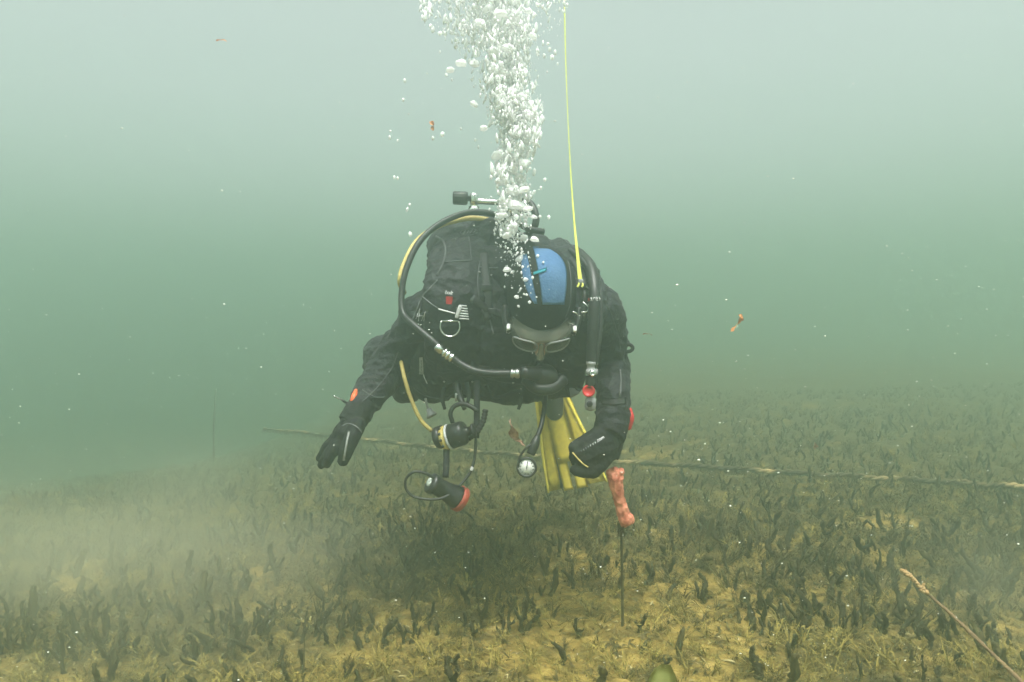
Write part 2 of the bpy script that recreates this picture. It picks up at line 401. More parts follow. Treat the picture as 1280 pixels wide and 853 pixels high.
# hood
HC = at(677, 361, 1.905)
cr = Vector((.03, -.91, .42)).normalized(); fa = Vector((-.02, -.42, -.91)).normalized()
fa = (fa - cr*fa.dot(cr)).normalized(); rt = fa.cross(cr); rt = rt if rt.x > 0 else -rt
HM = Matrix((rt, fa, cr)).transposed()
bm = bmesh.new()
ell(bm, HC + fa*.014, (.0905, .126, .122), HM, 40, 28)
ell(bm, HC - cr*.03 + fa*.02, (.084, .098, .12), HM, 32, 20)
tube(bm, [HC - cr*.07 - fa*.02, HC - cr*.15 - fa*.05, at(652, 352, 2.03)], [.088, .088, .11], n=20)
hood = fuse('hood', bm, M['neo'], person, .0035, 6, lambda c, n: .0012*mnoise.noise(c*22))
HB = bvh_of(hood)
def right_panel(s, t):
    y = 309+t*72
    x0 = 669+t*9-3*(1-t)**4; x1 = max(x0+1.5, 672+36.5*(math.sqrt(max(0, 1-((.5-t)/.5)**2.2)) if t < .5 else 1-.10*((t-.5)/.5)**2))
    return x0+(x1-x0)*s, y
hp = curvy('hood_panel', HB, right_panel, M['blue'], hood, .0012, 18, 22); tag(hp, 'pale blue panel over the crown of the hood')
def left_panel(s, t):
    y = 318+t*62; x1 = 659+t*13; x0 = x1-2-9*math.sin(math.pi*min(1, t*.9+.08))**.6
    return x0+(x1-x0)*s, y
curvy('hood_panel', HB, left_panel, M['blue'], hood, .0012, 12, 18)
curvy('hood_tab', HB, lambda s, t: (667+s*16, 341+t*4-s*5.5), M['cyan'], hood, .004, 8, 3)
seam('seam', HB, [(671, 303), (692, 305), (706, 318), (713, 345), (712, 380), (706, 398)], .0014, M['seam_dark'], hood)
seam('seam', HB, [(642, 396), (655, 408), (676, 414), (697, 409), (709, 398)], .0018, M['seam_dark'], hood)
# face inside the mask
bm = bmesh.new()
FC = HC + fa*.074 - cr*.026
ell(bm, FC, (.066, .062, .088), HM, 28, 18)
tube(bm, [FC + fa*.052 + cr*.02, FC + fa*.075 - cr*.008, FC + fa*.083 - cr*.026, FC + fa*.062 - cr*.034], [.008, .011, .0145, .010], n=10)
for s in (-1, 1):
    ell(bm, FC + fa*.071 - cr*.025 + rt*s*.011, .008, None, 10, 8)
    ell(bm, FC + fa*.05 + cr*.034 + rt*s*.030, (.024, .014, .008), HM, 12, 8)
    ell(bm, FC + fa*.045 - cr*.012 + rt*s*.034, (.022, .018, .022), HM, 12, 8)
ell(bm, FC + fa*.055 - cr*.060, (.024, .012, .007), HM, 12, 8); ell(bm, FC + fa*.054 - cr*.069, (.021, .012, .007), HM, 12, 8)
face = fuse('face', bm, M['skin'], person, .003, 3)
for s in (-1, 1):
    bm = bmesh.new(); ell(bm, FC + fa*.053 + cr*.015 + rt*s*.031, .0125, None, 14, 10)
    e = bobj('eye', bm, M['white'], face)
    bm = bmesh.new(); ell(bm, FC + fa*.0625 + cr*.014 + rt*s*.031, .006, None, 10, 8); bobj('iris', bm, M['rubber'], face)
# gloves
def glove(chains, palm, cuff, stripe=None):
    bm = bmesh.new()
    for p, r in palm: tube(bm, A(*p), r, n=12, rounded=True)
    for p, r in chains: tube(bm, A(*p), r, n=12, rounded=True)
    for p, r in cuff: tube(bm, A(*p), r, n=18)
    return fuse('glove', bm, M['neo'], person, .0032, 4, lambda c, n: .0016*mnoise.noise(c*60)+.001*mnoise.noise(c*130))
gl = glove(
    [([(428, 548, 1.925), (417, 564, 1.91), (408, 580, 1.915)], [.0155, .0145, .0125]),
     ([(424, 548, 1.95), (411, 566, 1.94), (402, 581, 1.95)], [.0155, .0145, .0125]),
     ([(422, 546, 1.975), (408, 561, 1.975), (400, 573, 1.985)], [.0145, .0135, .012]),
     ([(423, 542, 1.998), (411, 554, 2.005), (404, 563, 2.02)], [.013, .012, .0105]),
     ([(447, 532, 1.925), (440, 548, 1.90), (433, 564, 1.895), (429, 576, 1.90)], [.022, .021, .019, .015])],
    [([(442, 528, 1.94), (431, 542, 1.925)], .021), ([(440, 528, 1.955), (427, 543, 1.95)], .022), ([(439, 527, 1.97), (425, 541, 1.975)], .021), ([(439, 526, 1.985), (426, 538, 1.995)], .019)],
    [([(455, 503, 1.99), (446, 519, 1.968), (438, 531, 1.955)], [.037, .038, .037])])
GB = bvh_of(gl)
sp = curvy('glove_stripe', GB, lambda s, t: (436.5-8*t+1.2*t*t+(s-.5)*2.6, 539+t*37), M['silver'], gl, .001, 4, 18)
if sp: tag(sp, 'silver stripe along the thumb')
seam('cuff_seam', GB, [(428, 533), (436, 530), (446, 534), (452, 541)], .0016, M['seam'], gl)
gr = glove(
    [([(719, 560, 1.853), (719, 573, 1.885), (727, 582, 1.905), (735, 580, 1.90)], [.0165, .0155, .014, .012]),
     ([(722.5, 567, 1.848), (722, 579, 1.885), (730, 588, 1.91), (738, 585, 1.905)], [.0165, .0155, .014, .012]),
     ([(727, 574, 1.848), (728, 584, 1.885), (735, 592, 1.91), (742, 589, 1.905)], [.016, .015, .0135, .012]),
     ([(732, 580, 1.853), (735, 588, 1.885), (742, 593, 1.905), (748, 589, 1.90)], [.0145, .0135, .012, .011]),
     ([(756, 574, 1.885), (744, 586, 1.865), (732, 589.5, 1.853), (719, 588, 1.848)], [.022, .0195, .0175, .0145])],
    [([(757, 541, 1.895), (738, 549, 1.87), (719, 560, 1.853)], [.026, .021, .018]), ([(760, 550, 1.895), (742, 557, 1.865), (723, 567, 1.848)], [.028, .024, .018]),
     ([(762, 558, 1.895), (745, 565, 1.865), (728, 574, 1.848)], [.028, .024, .018]), ([(762, 565, 1.90), (748, 573, 1.875), (733, 580, 1.853)], [.026, .022, .017])],
    [([(767, 512, 1.94), (765, 530, 1.92), (760, 546, 1.90)], [.046, .045, .044])])
GB2 = bvh_of(gr)
seam('knuckle_trim', GB2, [(716, 566), (722, 573), (729, 580), (735, 584)], .0018, M['yellow_hose'], gr, .001)
lettering('lettering', '.com', GB2, 746.3, 553.5, 5.8, R(-31), M['white'], gr, squeeze=.95)
for i in range(7):                                                                  # worn, unreadable letters
    x, y = 726+i*2.9, 565.5-i*1.72
    bm = bmesh.new(); q = [on(GB2, x+.3, y-2.3), on(GB2, x+.5, y-1), on(GB2, x+.9, y)]
    if all(q): tube(bm, q, .0011, n=5, k=2); bobj('lettering', bm, M['silver'] if i > 3 else M['seam'], gr)
    else: bm.free()
curvy('cuff_pad', bvh_of(gr, body), lambda s, t: (752+s*30, 497+t*9+1.5*math.sin(s*3)), M['vest2'], gr, .003, 10, 5)
# boots
bt = []
for pts, rr in ((A((684, 474, 2.96), (689, 479, 3.02), (690, 488, 3.03)), [.052, .056, .05]), (A((562, 468, 2.74), (567, 468, 2.82), (567, 466, 2.88)), [.05, .053, .048])):
    bm = bmesh.new(); tube(bm, pts, rr, n=16, rounded=True); bobj('boot', bm, M['neo'], person)
# suit details
BB = bvh_of(body)
seam('sleeve_seam', BB, [(752, 372), (762, 388), (770, 412), (776, 436)], .0013, M['seam_dark'], body)
seam('sleeve_seam', BB, [(775, 462), (776, 478), (775, 496)], .0028, M['seam_dark'], body)
seam('sleeve_seam', BB, [(498, 440), (488, 463), (470, 486), (452, 503)], .0013, M['seam_dark'], body)
seam('wrist_band', BB, [(453, 488), (460, 493), (470, 497), (480, 497)], .0016, M['seam_dark'], body)

# ------------------------------------------------------------------ mask
mk = thing('diving_mask', HC + fa*.1, 'grey see-through diving mask on the face below the hood rim', 'diving mask')
MC = HC + fa*.128 - cr*.012
def ring(rx, rz, d, n=28, sq=.0):
    out = []
    for i in range(n):
        a = 2*math.pi*i/n; c, s = math.cos(a), math.sin(a)
        dip = .016*math.exp(-(c/.28)**2) if s < 0 else 0                            # nose notch
        out.append(MC + rt*rx*math.copysign(abs(c)**.8, c) + cr*(rz*math.copysign(abs(s)**.8, s)+dip*0) + fa*(d - .030*c*c))
    return out
bm = bmesh.new(); R3 = [ring(.084, .047, -.012), ring(.082, .046, .012), ring(.074, .041, .030), ring(.069, .037, .036)]
V = [[bm.verts.new(p) for p in r] for r in R3]
for a, b in zip(V, V[1:]):
    for j in range(28): bm.faces.new((a[j], a[(j+1) % 28], b[(j+1) % 28], b[j]))
bmesh.ops.solidify(bm, geom=bm.faces[:], thickness=.002); sk = bobj('skirt', bm, M['skirt'], mk)
for s in (-1, 1):
    bm = bmesh.new(); q = []
    for i in range(20):
        a = 2*math.pi*i/20; c, sn = math.cos(a), math.sin(a)
        w = .036 if c*s > 0 else .025
        q.append(MC + rt*(s*.036+w*math.copysign(abs(c)**.75, c)) + cr*(.003+.031*math.copysign(abs(sn)**.75, sn)-.006*c*s) + fa*(.038-.030*((s*.036+w*c)/.075)**2))
    f = bm.faces.new([bm.verts.new(p) for p in q]); bmesh.ops.solidify(bm, geom=[f], thickness=.003)
    ln = bobj('lens', bm, M['glass'], mk, False)
    bm = bmesh.new(); tube(bm, q+[q[0]], .0024, n=8, k=2); bobj('lens_rim', bm, M['grey'], ln)
    bm = bmesh.new(); tube(bm, [MC + rt*s*.080 - fa*.004 + cr*.006, MC + rt*s*.092 - fa*.03 + cr*.012, MC + rt*s*.0955 - fa*.07 + cr*.02], [.007, .008, .008], n=8, flat=2.0, up=cr); bobj('strap', bm, M['rubber'], mk)
    bm = bmesh.new(); rbox(bm, MC + rt*s*.084 - fa*.012 + cr*.010, (.010, .016, .030), HM); tag(bobj('buckle_highlight', bm, M['white'], mk), 'white painted highlight at the side of the mask frame')  # white colour stands in for the highlight on the mask frame corner
bm = bmesh.new(); tube(bm, [MC + fa*.034 + cr*.012, MC + fa*.044 - cr*.008, MC + fa*.05 - cr*.026, MC + fa*.03 - cr*.040], [.006, .008, .011, .009], n=10, rounded=True); bobj('nose_pocket', bm, M['skirt'], mk)

# ================================================================== worn and hanging gear
vest = thing('buoyancy_vest', at(622, 430, 2.2), 'black buoyancy vest strapped round the diver\'s chest and shoulders', 'buoyancy vest')
bm = bmesh.new()
VU = (0, -.75, .3)
# back air cell, shoulder lobes, chest panels, pockets
ell(bm, at(608, 330, 2.26), (.15, .10, .13)); ell(bm, at(572, 312, 2.17), (.088, .10, .085)); ell(bm, at(615, 303, 2.14), (.085, .08, .078))
ell(bm, at(662, 318, 2.18), (.085, .09, .06))
tube(bm, A((588, 298, 2.14), (576, 325, 2.02), (573, 362, 1.955), (576, 405, 1.965), (580, 440, 2.01), (572, 470, 2.08)), [.075, .085, .092, .098, .105, .09], n=20, flat=.42, up=VU, rounded=True)
tube(bm, A((552, 400, 2.03), (545, 440, 2.05), (540, 475, 2.10)), [.06, .075, .075], n=18, flat=.6, up=VU, rounded=True)
tube(bm, A((615, 330, 2.03), (622, 380, 1.975), (628, 430, 1.985), (632, 465, 2.05)), [.055, .065, .08, .085], n=18, flat=.5, up=VU, rounded=True)
tube(bm, A((690, 310, 2.14), (713, 326, 2.03), (729, 354, 1.95), (731, 388, 1.925), (714, 430, 1.96), (694, 466, 2.06)), [.042, .045, .050, .056, .064, .085], n=20, flat=.42, up=VU, rounded=True)
tube(bm, A((600, 476, 2.09), (640, 482, 2.085), (690, 474, 2.10)), [.055, .055, .055], n=16, flat=.7, up=VU, rounded=True)
ell(bm, at(541, 482, 2.16), (.062, .07, .050)); ell(bm, at(508, 480, 2.2), (.048, .06, .058)); ell(bm, at(668, 476, 2.14), (.062, .07, .052)); ell(bm, at(705, 466, 2.10), (.045, .05, .05))
shell = fuse('vest_shell', bm, M['vest'], vest, .0045, 5, lambda c, n: .0055*(1-2.6*abs(mnoise.noise((c.x*15, c.y*12, c.z*22)))**.8)*.7+.003*(1-2.4*abs(mnoise.noise(c*42))))
VB = bvh_of(shell, body)
S = lambda n, pix, r, m='seam_dark': seam(n, VB, pix, r, M[m], vest)
S('piping', [(547, 350), (538, 360), (528, 371), (520, 390), (513, 405)], .0018, 'seam')
S('piping', [(528, 371), (538, 379), (548, 386)], .0014, 'seam')
S('piping', [(545, 296), (554, 302), (557, 315), (553, 332), (546, 345)], .0034)
S('piping', [(554, 328), (570, 327), (590, 326)], .0022)
S('piping', [(586, 296), (588, 310), (589, 326)], .0018)
S('piping', [(600, 326), (597, 350), (600, 380), (608, 400)], .0022)
S('piping', [(612, 378), (611, 388), (613, 402), (617, 418)], .0022, 'seam')
S('webbing_edge', [(600, 334), (610, 335), (622, 335)], .0018, 'seam')
S('webbing_edge', [(611, 337), (611, 350), (610, 372)], .0018)
S('piping', [(704, 300), (722, 314), (736, 338), (742, 360)], .0022)
S('piping', [(518, 486), (530, 494), (548, 498), (566, 496)], .0018)
S('piping', [(600, 470), (630, 478), (664, 480), (700, 472)], .0018)
def oval(s, t):
    a = s*2*math.pi; return (586.5+math.cos(a)*12.2*(t*.2+.8), 290.5-math.sin(a)*4.6*(t*.28+.72)-.06*math.cos(a)*12)
curvy('emblem', VB, oval, M['seam'], vest, .0012, 28, 2)
for i in range(4): S('emblem_stroke', [(579+i*4.4, 293-i*.4), (580.6+i*4.4, 290.4-i*.4), (582+i*4.4, 288.2-i*.4)], .0011, 'seam')
lettering('lettering', 'bolt', VB, 555.6, 367.6, 7.4, R(9), M['white'], vest, shear=.18, squeeze=.85)
patch('red_tag', VB, [(557.5, 370.5), (566.5, 371), (565, 381), (557.5, 380.5)], M['red'], vest)
# fluted pull and its cord
S('pull_cord', [(548, 386.5), (557, 389), (569, 392)], .0022, 'white')
pc = on(VB, 578, 390, .012); bm = bmesh.new()
X, Z = Vector((1, 0, 0)), Vector((0, 0, 1))
rbox(bm, pc + X*-.010, (.010, .010, .034), Matrix.Rotation(R(18), 3, 'Y'))
for i in range(6): tube(bm, [pc + X*(-.008) + Z*(.017-i*.0068), pc + X*(.012+.0012*i) + Z*(.015-i*.0068)], .0019, n=8, k=1)
tag(bobj('pull_tab', bm, M['silver'], vest), 'silver fluted pull tab')
dc = on(VB, 562, 407, .008); bm = bmesh.new()
tube(bm, [dc + X*.0255*math.cos(a) + Z*.027*math.sin(a) for a in [R(150)+i*R(240)/14 for i in range(15)]], .0024, n=8, k=2)
tube(bm, [dc + X*-.022 + Z*.0135, dc + X*.022 + Z*.0135], .0024, n=8, k=1)
bobj('d_ring', bm, M['chrome'], vest)
for (x0, y0, x1, y1) in ((523, 402, 525, 386), (525, 386, 520, 399), (527, 401, 532, 390), (521, 396, 529, 395), (530, 402, 531, 393)):
    S('printed_stroke', [(x0, y0), ((x0+x1)/2, (y0+y1)/2), (x1, y1)], .0009, 'silver')
for (x, y) in ((518, 402), (523, 405), (526, 406), (537, 412), (540, 416), (534, 419)):
    q = on(VB, x, y, .002)
    if q: bm = bmesh.new(); ell(bm, q, (.0032, .002, .0018), None, 8, 6); bobj('rivet', bm, M['chrome'], vest)
tag(patch('striped_label', VB, [(524.5, 447), (528.5, 446.5), (530, 468), (524, 468)], M['silver'], vest), 'pale striped label')
for i in range(5): S('label_bar', [(526.8, 450+i*3.6), (527, 451.5+i*3.6), (527.1, 452.6+i*3.6)], .0011, 'rubber')
S('label_tail', [(529, 467), (531, 473), (534, 480)], .0016, 'silver')
# dump valve toggle below the left pocket, and its twin at the other side
for (x, y, Y) in ((538, 518, 2.06), (716, 492, 2.03)):
    c = at(x, y, Y); bm = bmesh.new()
    tube(bm, [c + Vector((-.014, .0, .045)), c + Vector((-.008, 0, .02)), c], .0035, n=8)
    lathe(bm, c + Vector((-.006, 0, .015)), (.45, -.2, -.8), [(0, .008), (.012, .010), (.020, .016), (.024, .015)], 16)
    bobj('dump_toggle', bm, M['grey'], vest)
# loose strap ends under the vest, the thin feed hose and a second ring
for pts in (((556, 484, 2.05), (553, 498, 2.03), (556, 512, 2.02)), ((648, 486, 2.06), (651, 500, 2.04), (648, 512, 2.03)), ((700, 470, 2.02), (708, 484, 2.0), (711, 497, 1.99)), ((583, 478, 2.03), (586, 494, 2.01), (584, 506, 2.0))):
    bm = bmesh.new(); tube(bm, A(*pts), [.006, .006, .004], n=8, flat=.35, up=(0, 1, 0)); bobj('strap_end', bm, M['vest'], vest)
bm = bmesh.new(); tube(bm, A((712, 312, 2.03), (730, 328, 1.93), (749, 360, 1.87), (751, 400, 1.845), (748, 435, 1.84), (742, 466, 1.845)), .0055, n=10); bobj('feed_hose', bm, M['rubber'], vest)
bm = bmesh.new(); rc = at(716, 398, 1.86); tube(bm, [rc + Vector((.014*math.cos(a), -.004*math.sin(a), .016*math.sin(a))) for a in [i*2*math.pi/16 for i in range(17)]], .002, n=8, k=1); bobj('ring', bm, M['chrome'], vest)
# sternum and waist webbing
bm = bmesh.new(); tube(bm, A((608, 482, 2.03), (612, 490, 2.02), (618, 497, 2.015), (630, 495, 2.02), (642, 490, 2.03), (652, 488, 2.04)), .0065, n=8, flat=.45, up=(0, 0, 1)); bobj('webbing_loop', bm, M['vest'], vest)
bm = bmesh.new(); tube(bm, A((722, 484, 2.0), (732, 486, 1.98), (737, 481, 1.97)), .004, n=8); bobj('webbing_loop', bm, M['vest'], vest)
bm = bmesh.new(); tube(bm, A((781, 432, 2.02), (787, 431, 2.0), (791, 435, 2.0), (788, 439, 2.0), (781, 440, 2.01)), .005, n=8); bobj('webbing_loop', bm, M['vest'], vest)
# shoulder hose with its inflator
q = A((724, 318, 2.0), (738, 335, 1.92), (743, 365, 1.865), (742, 400, 1.85), (741, 430, 1.85), (740, 452, 1.85))
bm = bmesh.new(); L = spline([(*p,) for p in q], 16)
tube(bm, L, [.0165 if i % 2 else .0145 for i in range(len(L))], n=14, k=1); inf = bobj('inflator_hose', bm, M['rubber'], vest)
c = at(740, 452, 1.85)
bm = bmesh.new(); lathe(bm, c, (0, 0, -1), [(0, .015), (.008, .0155), (.009, .013), (.019, .013), (.020, .0155), (.032, .0155), (.034, .012)], 20); bobj('hose_clamp', bm, M['grey'], inf)
bm = bmesh.new(); lathe(bm, at(740, 467, 1.845), (0, -1, .1), [(-.004, .009), (.014, .009), (.017, .006), (.017, .004), (.012, .004)], 18); bobj('swivel', bm, M['chrome'], inf)
bm = bmesh.new(); rbox(bm, at(739, 477, 1.86), (.026, .026, .026)); tube(bm, A((738, 470, 1.86), (738, 485, 1.86)), .013, n=12); bobj('inflator_body', bm, M['plastic'], inf)
bm = bmesh.new(); lathe(bm, at(737, 489, 1.868), (-.25, -1, .12), [(0, .013), (.010, .0155), (.020, .0158), (.0215, .0145), (.0215, .011), (.0195, .010)], 24); tag(bobj('inflator_button', bm, M['red'], inf), 'round red inflator button')
bm = bmesh.new(); rbox(bm, at(738, 505, 1.865), (.028, .028, .036), Matrix.Rotation(R(4), 3, 'Y'), .35); ib = bobj('inflator_mouthpiece', bm, M['grey'], inf)
bm = bmesh.new(); lathe(bm, at(737, 505, 1.849), (0, -1, 0), [(0, .007), (.003, .008), (.0035, .005)], 16); bobj('port', bm, M['rubber'], ib)
# snap hook on the shoulder strap
bm = bmesh.new(); tube(bm, A((726, 376, 1.87), (731, 380, 1.865), (736, 385, 1.862), (733, 390, 1.862), (726, 391, 1.865), (719, 396, 1.87)), .0022, n=8); bobj('snap_hook', bm, M['chrome'], vest)
VB2 = bvh_of(shell, body, inf)
# harness webbing with its slides
for nm, pix, rr in (('chest_strap', [(590, 372), (606, 384), (626, 392), (642, 394)], .010), ('shoulder_webbing', [(603, 318), (606, 345), (609, 375), (611, 400)], .012), ('shoulder_webbing', [(716, 322), (727, 345), (730, 372), (726, 400)], .010), ('waist_strap', [(588, 455), (606, 461), (630, 464)], .013)):
    q = [on(VB, p[0], p[1], .003) for p in spline(pix, 6)]; q = [p for p in q if p]
    bm = bmesh.new(); tube(bm, q, rr, n=10, k=1, flat=.28, up=(0, -1, .2)); wb = bobj(nm, bm, M['vest2'], vest)
    c = q[len(q)//2]; bm = bmesh.new(); rbox(bm, c + Vector((0, -.006, 0)), (rr*2.3, .007, rr*1.5)); bobj('slide_buckle', bm, M['plastic'], wb)
for (x, y) in ((598, 341), (613, 345), (611, 372), (604, 360), (628, 386), (566, 452), (556, 476), (590, 476), (641, 478)):
    q = on(VB, x, y, .004)
    if q: bm = bmesh.new(); ell(bm, q, (.0034, .003, .0026), None, 8, 6); bobj('stud', bm, M['steel'], vest)
SL = seam('piping', VB2, [(716, 348), (726, 352), (737, 362)], .0015, M['seam_dark'], vest)
lettering('lettering', 'm', VB2, 732.6, 377.6, 8.2, R(-7), M['red'], vest, off=.003, squeeze=.9)
lettering('lettering', 'ares', VB2, 738.6, 376.8, 8.2, R(-7), M['silver'], vest, off=.003, squeeze=.82)

# ------------------------------------------------------------------ tank
TA = at(603, 268, 2.17); TB = at(618, 435, 2.66); ta = (TB-TA).normalized(); TL = (TB-TA).length
tank = thing('scuba_tank', TA + ta*TL, 'black air tank with chrome valve on the diver\'s back behind the shoulder', 'air tank')
bm = bmesh.new(); lathe(bm, TA, ta, [(0, .022), (.012, .03), (.03, .055), (.055, .075), (.085, .085), (TL-.02, .085), (TL, .07)], 32); bobj('cylinder', bm, M['plastic'], tank)
bm = bmesh.new(); lathe(bm, TA + ta*.22, ta, [(0, .087), (.002, .090), (.05, .090), (.052, .087)], 32); bobj('tank_band', bm, M['vest2'], tank)
bm = bmesh.new(); lathe(bm, at(592.5, 264, 2.14), (0, -.1, 1), [(-.01, .019), (.004, .019), (.012, .016), (.017, .009), (.018, .012), (.030, .0125), (.042, .013), (.050, .011), (.052, .004)], 22)
lathe(bm, at(601, 252, 2.14), (1, 0, -.06), [(-.018, .010), (.0, .0085), (.055, .0085), (.06, .011)], 18)
vl = bobj('valve', bm, M['chrome'], tank)
bm = bmesh.new(); lathe(bm, at(591, 248.5, 2.14), (-1, -.05, .03), [(-.004, .007), (.014, .008), (.015, .0165), (.020, .0185), (.054, .0185), (.058, .016)], 36, 12, .055); bobj('valve_knob', bm, M['rubber'], vl)

# ------------------------------------------------------------------ breathing regulator
reg = thing('regulator', at(640, 262, 2.1), 'black breathing regulator, its hose looping out over the shoulder to the mouth', 'regulator')
bm = bmesh.new(); lathe(bm, at(632, 262, 2.10), (1, -.1, .05), [(0, .018), (.004, .026), (.03, .027), (.034, .020), (.05, .020), (.054, .027), (.062, .027), (.066, .014)], 26); bobj('first_stage', bm, M['chrome'], reg)
bm = bmesh.new(); tube(bm, A((655, 250, 2.1), (664, 256, 2.08), (670, 270, 2.06), (668, 284, 2.06), (660, 292, 2.08)), .010, n=12); tube(bm, A((630, 272, 2.09), (645, 277, 2.07), (660, 286, 2.05), (680, 290, 2.06)), .009, n=12); bobj('hose', bm, M['rubber'], reg)
bm = bmesh.new(); tube(bm, A((632, 272, 2.08), (606, 266, 2.06), (580, 267, 2.05), (548, 281, 2.03), (524, 303, 2.0), (508, 336, 1.97), (502, 368, 1.95), (504, 392, 1.93), (517, 406, 1.90), (538, 424, 1.875), (556, 440, 1.865)), .0085, n=12); h1 = bobj('hose', bm, M['rubber'], reg)
bm = bmesh.new(); tube(bm, A((565, 447, 1.865), (577, 456, 1.86), (594, 464, 1.85), (615, 467, 1.84), (640, 467, 1.835)), .0095, n=12); bobj('hose', bm, M['rubber'], reg)
fx = (at(569, 450, 1.862)-at(547, 434, 1.868)); bm = bmesh.new()
lathe(bm, at(545, 433, 1.868), fx, [(0, .0095), (.004, .0115), (.020, .0115), (.021, .009), (.026, .009), (.027, .013), (.031, .013), (.032, .0105), (.036, .0105), (.037, .0135), (.042, .0135), (.043, .0105), (.047, .0105), (.048, .0125), (.054, .0125), (.056, .009)], 20); bobj('hose_swivel', bm, M['chrome'], reg)
bm = bmesh.new(); lathe(bm, at(638, 467, 1.835), (1, -.05, 0), [(0, .0105), (.006, .0125), (.008, .010), (.012, .010), (.014, .0125), (.022, .0125), (.024, .009)], 18); bobj('ferrule', bm, M['steel'], reg)
RC = at(680, 468, 1.885)
bm = bmesh.new(); lathe(bm, RC - Vector((0, -.03, .0)), (0, -.80, -.45), [(0, .03), (.01, .037), (.035, .040), (.047, .036), (.054, .024), (.056, .008)], 30); tube(bm, [at(652, 466, 1.84), RC], [.015, .022], n=14); ss = bobj('second_stage', bm, M['plastic'], reg)
bm = bmesh.new(); tube(bm, [RC + Vector((-.045, .01, -.012)), RC + Vector((-.02, -.01, -.035)), RC + Vector((.02, -.01, -.035)), RC + Vector((.05, .01, -.012))], [.018, .016, .016, .018], n=12); bobj('exhaust_tee', bm, M['rubber'], ss)

# ------------------------------------------------------------------ spare regulator on its yellow hose
oc = thing('spare_regulator', at(564, 549, 1.95), 'spare regulator on a yellow hose dangling below the vest', 'regulator')
bm = bmesh.new(); tube(bm, A((628, 281, 2.1), (604, 274, 2.09), (580, 274, 2.08), (547, 283.5, 2.06), (521, 302, 2.03), (505.5, 330, 2.0), (500, 352, 1.99), (505, 366, 2.06)), .0075, n=12); bobj('hose', bm, M['yellow_hose'], oc)
bm = bmesh.new(); tube(bm, A((500, 440, 2.12), (502, 456, 2.02), (506, 474, 1.985), (512, 494, 1.975), (521, 516, 1.965), (529, 529, 1.96), (540, 539, 1.955)), .0055, n=12); tag(bobj('hose', bm, M['old_yellow'], oc), 'lower run of the yellow hose')
OX = (at(585, 541, 1.93)-at(545, 553, 1.95)).normalized()
bm = bmesh.new(); lathe(bm, at(543, 549, 1.955), OX, [(0, .013), (.004, .026), (.012, .030), (.022, .030), (.025, .024)], 28, 14, .03); bobj('front_cover', bm, M['plastic'], oc)
bm = bmesh.new(); c0 = at(557, 548, 1.945)
lathe(bm, c0, OX, [(-.008, .031), (.000, .0335), (.004, .0335), (.006, .030)], 32); yr = bobj('front_ring', bm, M['yellow_hose'], oc)
OF = frame_of(OX)
for i in range(12):
    a = i*math.pi/6; bm = bmesh.new(); ell(bm, c0 + OF @ Vector((.0335*math.cos(a), .0335*math.sin(a), -.003)), .0042, None, 8, 6); bobj('ring_hole', bm, M['rubber'], yr)
bm = bmesh.new(); lathe(bm, c0, OX, [(.009, .034), (.010, .0350), (.013, .0350), (.014, .034)], 30); bobj('silver_band', bm, M['silver'], oc)
bm = bmesh.new(); lathe(bm, c0, OX, [(.016, .033), (.050, .0325), (.058, .028), (.062, .012), (.076, .012), (.078, .017), (.084, .017), (.086, .008)], 28); bobj('case', bm, M['grey'] if False else M['plastic'], oc)

# ------------------------------------------------------------------ torch hanging on straps
to = thing('dive_torch', at(556, 612, 1.9), 'black torch with dull red ring hanging lowest beneath the diver', 'torch')
T0, T1 = at(537, 603, 1.885), at(577, 625, 1.925); tx = (T1-T0).normalized(); tl = (T1-T0).length
bm = bmesh.new(); lathe(bm, T0, tx, [(0, .020), (.002, .027), (.016, .027), (.018, .023), (tl*.45, .024), (tl*.62, .026), (tl*.80, .031), (tl*.88, .0315)], 28, 14, .02); bobj('torch_body', bm, M['plastic'], to)
bm = bmesh.new(); lathe(bm, T0 - tx*.002, tx, [(-.002, .010), (0, .0115), (.003, .0115)], 20); bobj('tail_cap', bm, M['lens'], to)
bm = bmesh.new(); lathe(bm, T0, tx, [(tl*.86, .0325), (tl*.88, .0345), (tl*1.0, .0345), (tl*1.03, .032), (tl*1.03, .026)], 30); tag(bobj('head_ring', bm, M['ringred'], to), 'dull red ring round the torch head')
bm = bmesh.new(); tube(bm, A((558, 557, 1.935), (558, 575, 1.92), (557, 597, 1.905)), .0085, n=10, flat=.5, up=(0, 1, 0)); bobj('strap', bm, M['vest'], to)
bm = bmesh.new(); tube(bm, A((544, 599, 1.88), (532, 592, 1.87), (518, 590, 1.865), (508, 598, 1.865), (507, 610, 1.865), (515, 620, 1.865), (530, 624, 1.868), (548, 624, 1.872), (562, 619, 1.88)), .0036, n=8); bobj('lanyard', bm, M['rubber'], to)
bm = bmesh.new(); tube(bm, A((574, 608, 1.9), (582, 599, 1.91), (589, 588, 1.92), (593, 574, 1.93), (594.5, 556, 1.94), (595, 540, 1.945)), .0038, n=8); bobj('cord', bm, M['rubber'], to)
bm = bmesh.new(); tube(bm, A((589, 588.5, 1.916), (591, 584, 1.918)), .0048, n=8); bobj('cord_lock', bm, M['silver'], to)
st = thing('gear_strap', at(595, 500, 2.0), 'black webbing strap with clip rings hanging between vest and torch', 'strap')
bm = bmesh.new(); tube(bm, A((596, 476, 2.0), (596, 500, 1.98), (596, 525, 1.96), (595, 548, 1.945)), .0085, n=8, flat=.4, up=(0, 1, 0)); bobj('webbing', bm, M['vest'], st)
bm = bmesh.new(); tube(bm, A((566, 529, 1.97), (563, 518, 1.97), (567, 509, 1.97), (577, 505, 1.97), (588, 508, 1.965), (597, 514, 1.96)), .0062, n=10); bobj('clip_ring', bm, M['rubber'], st)
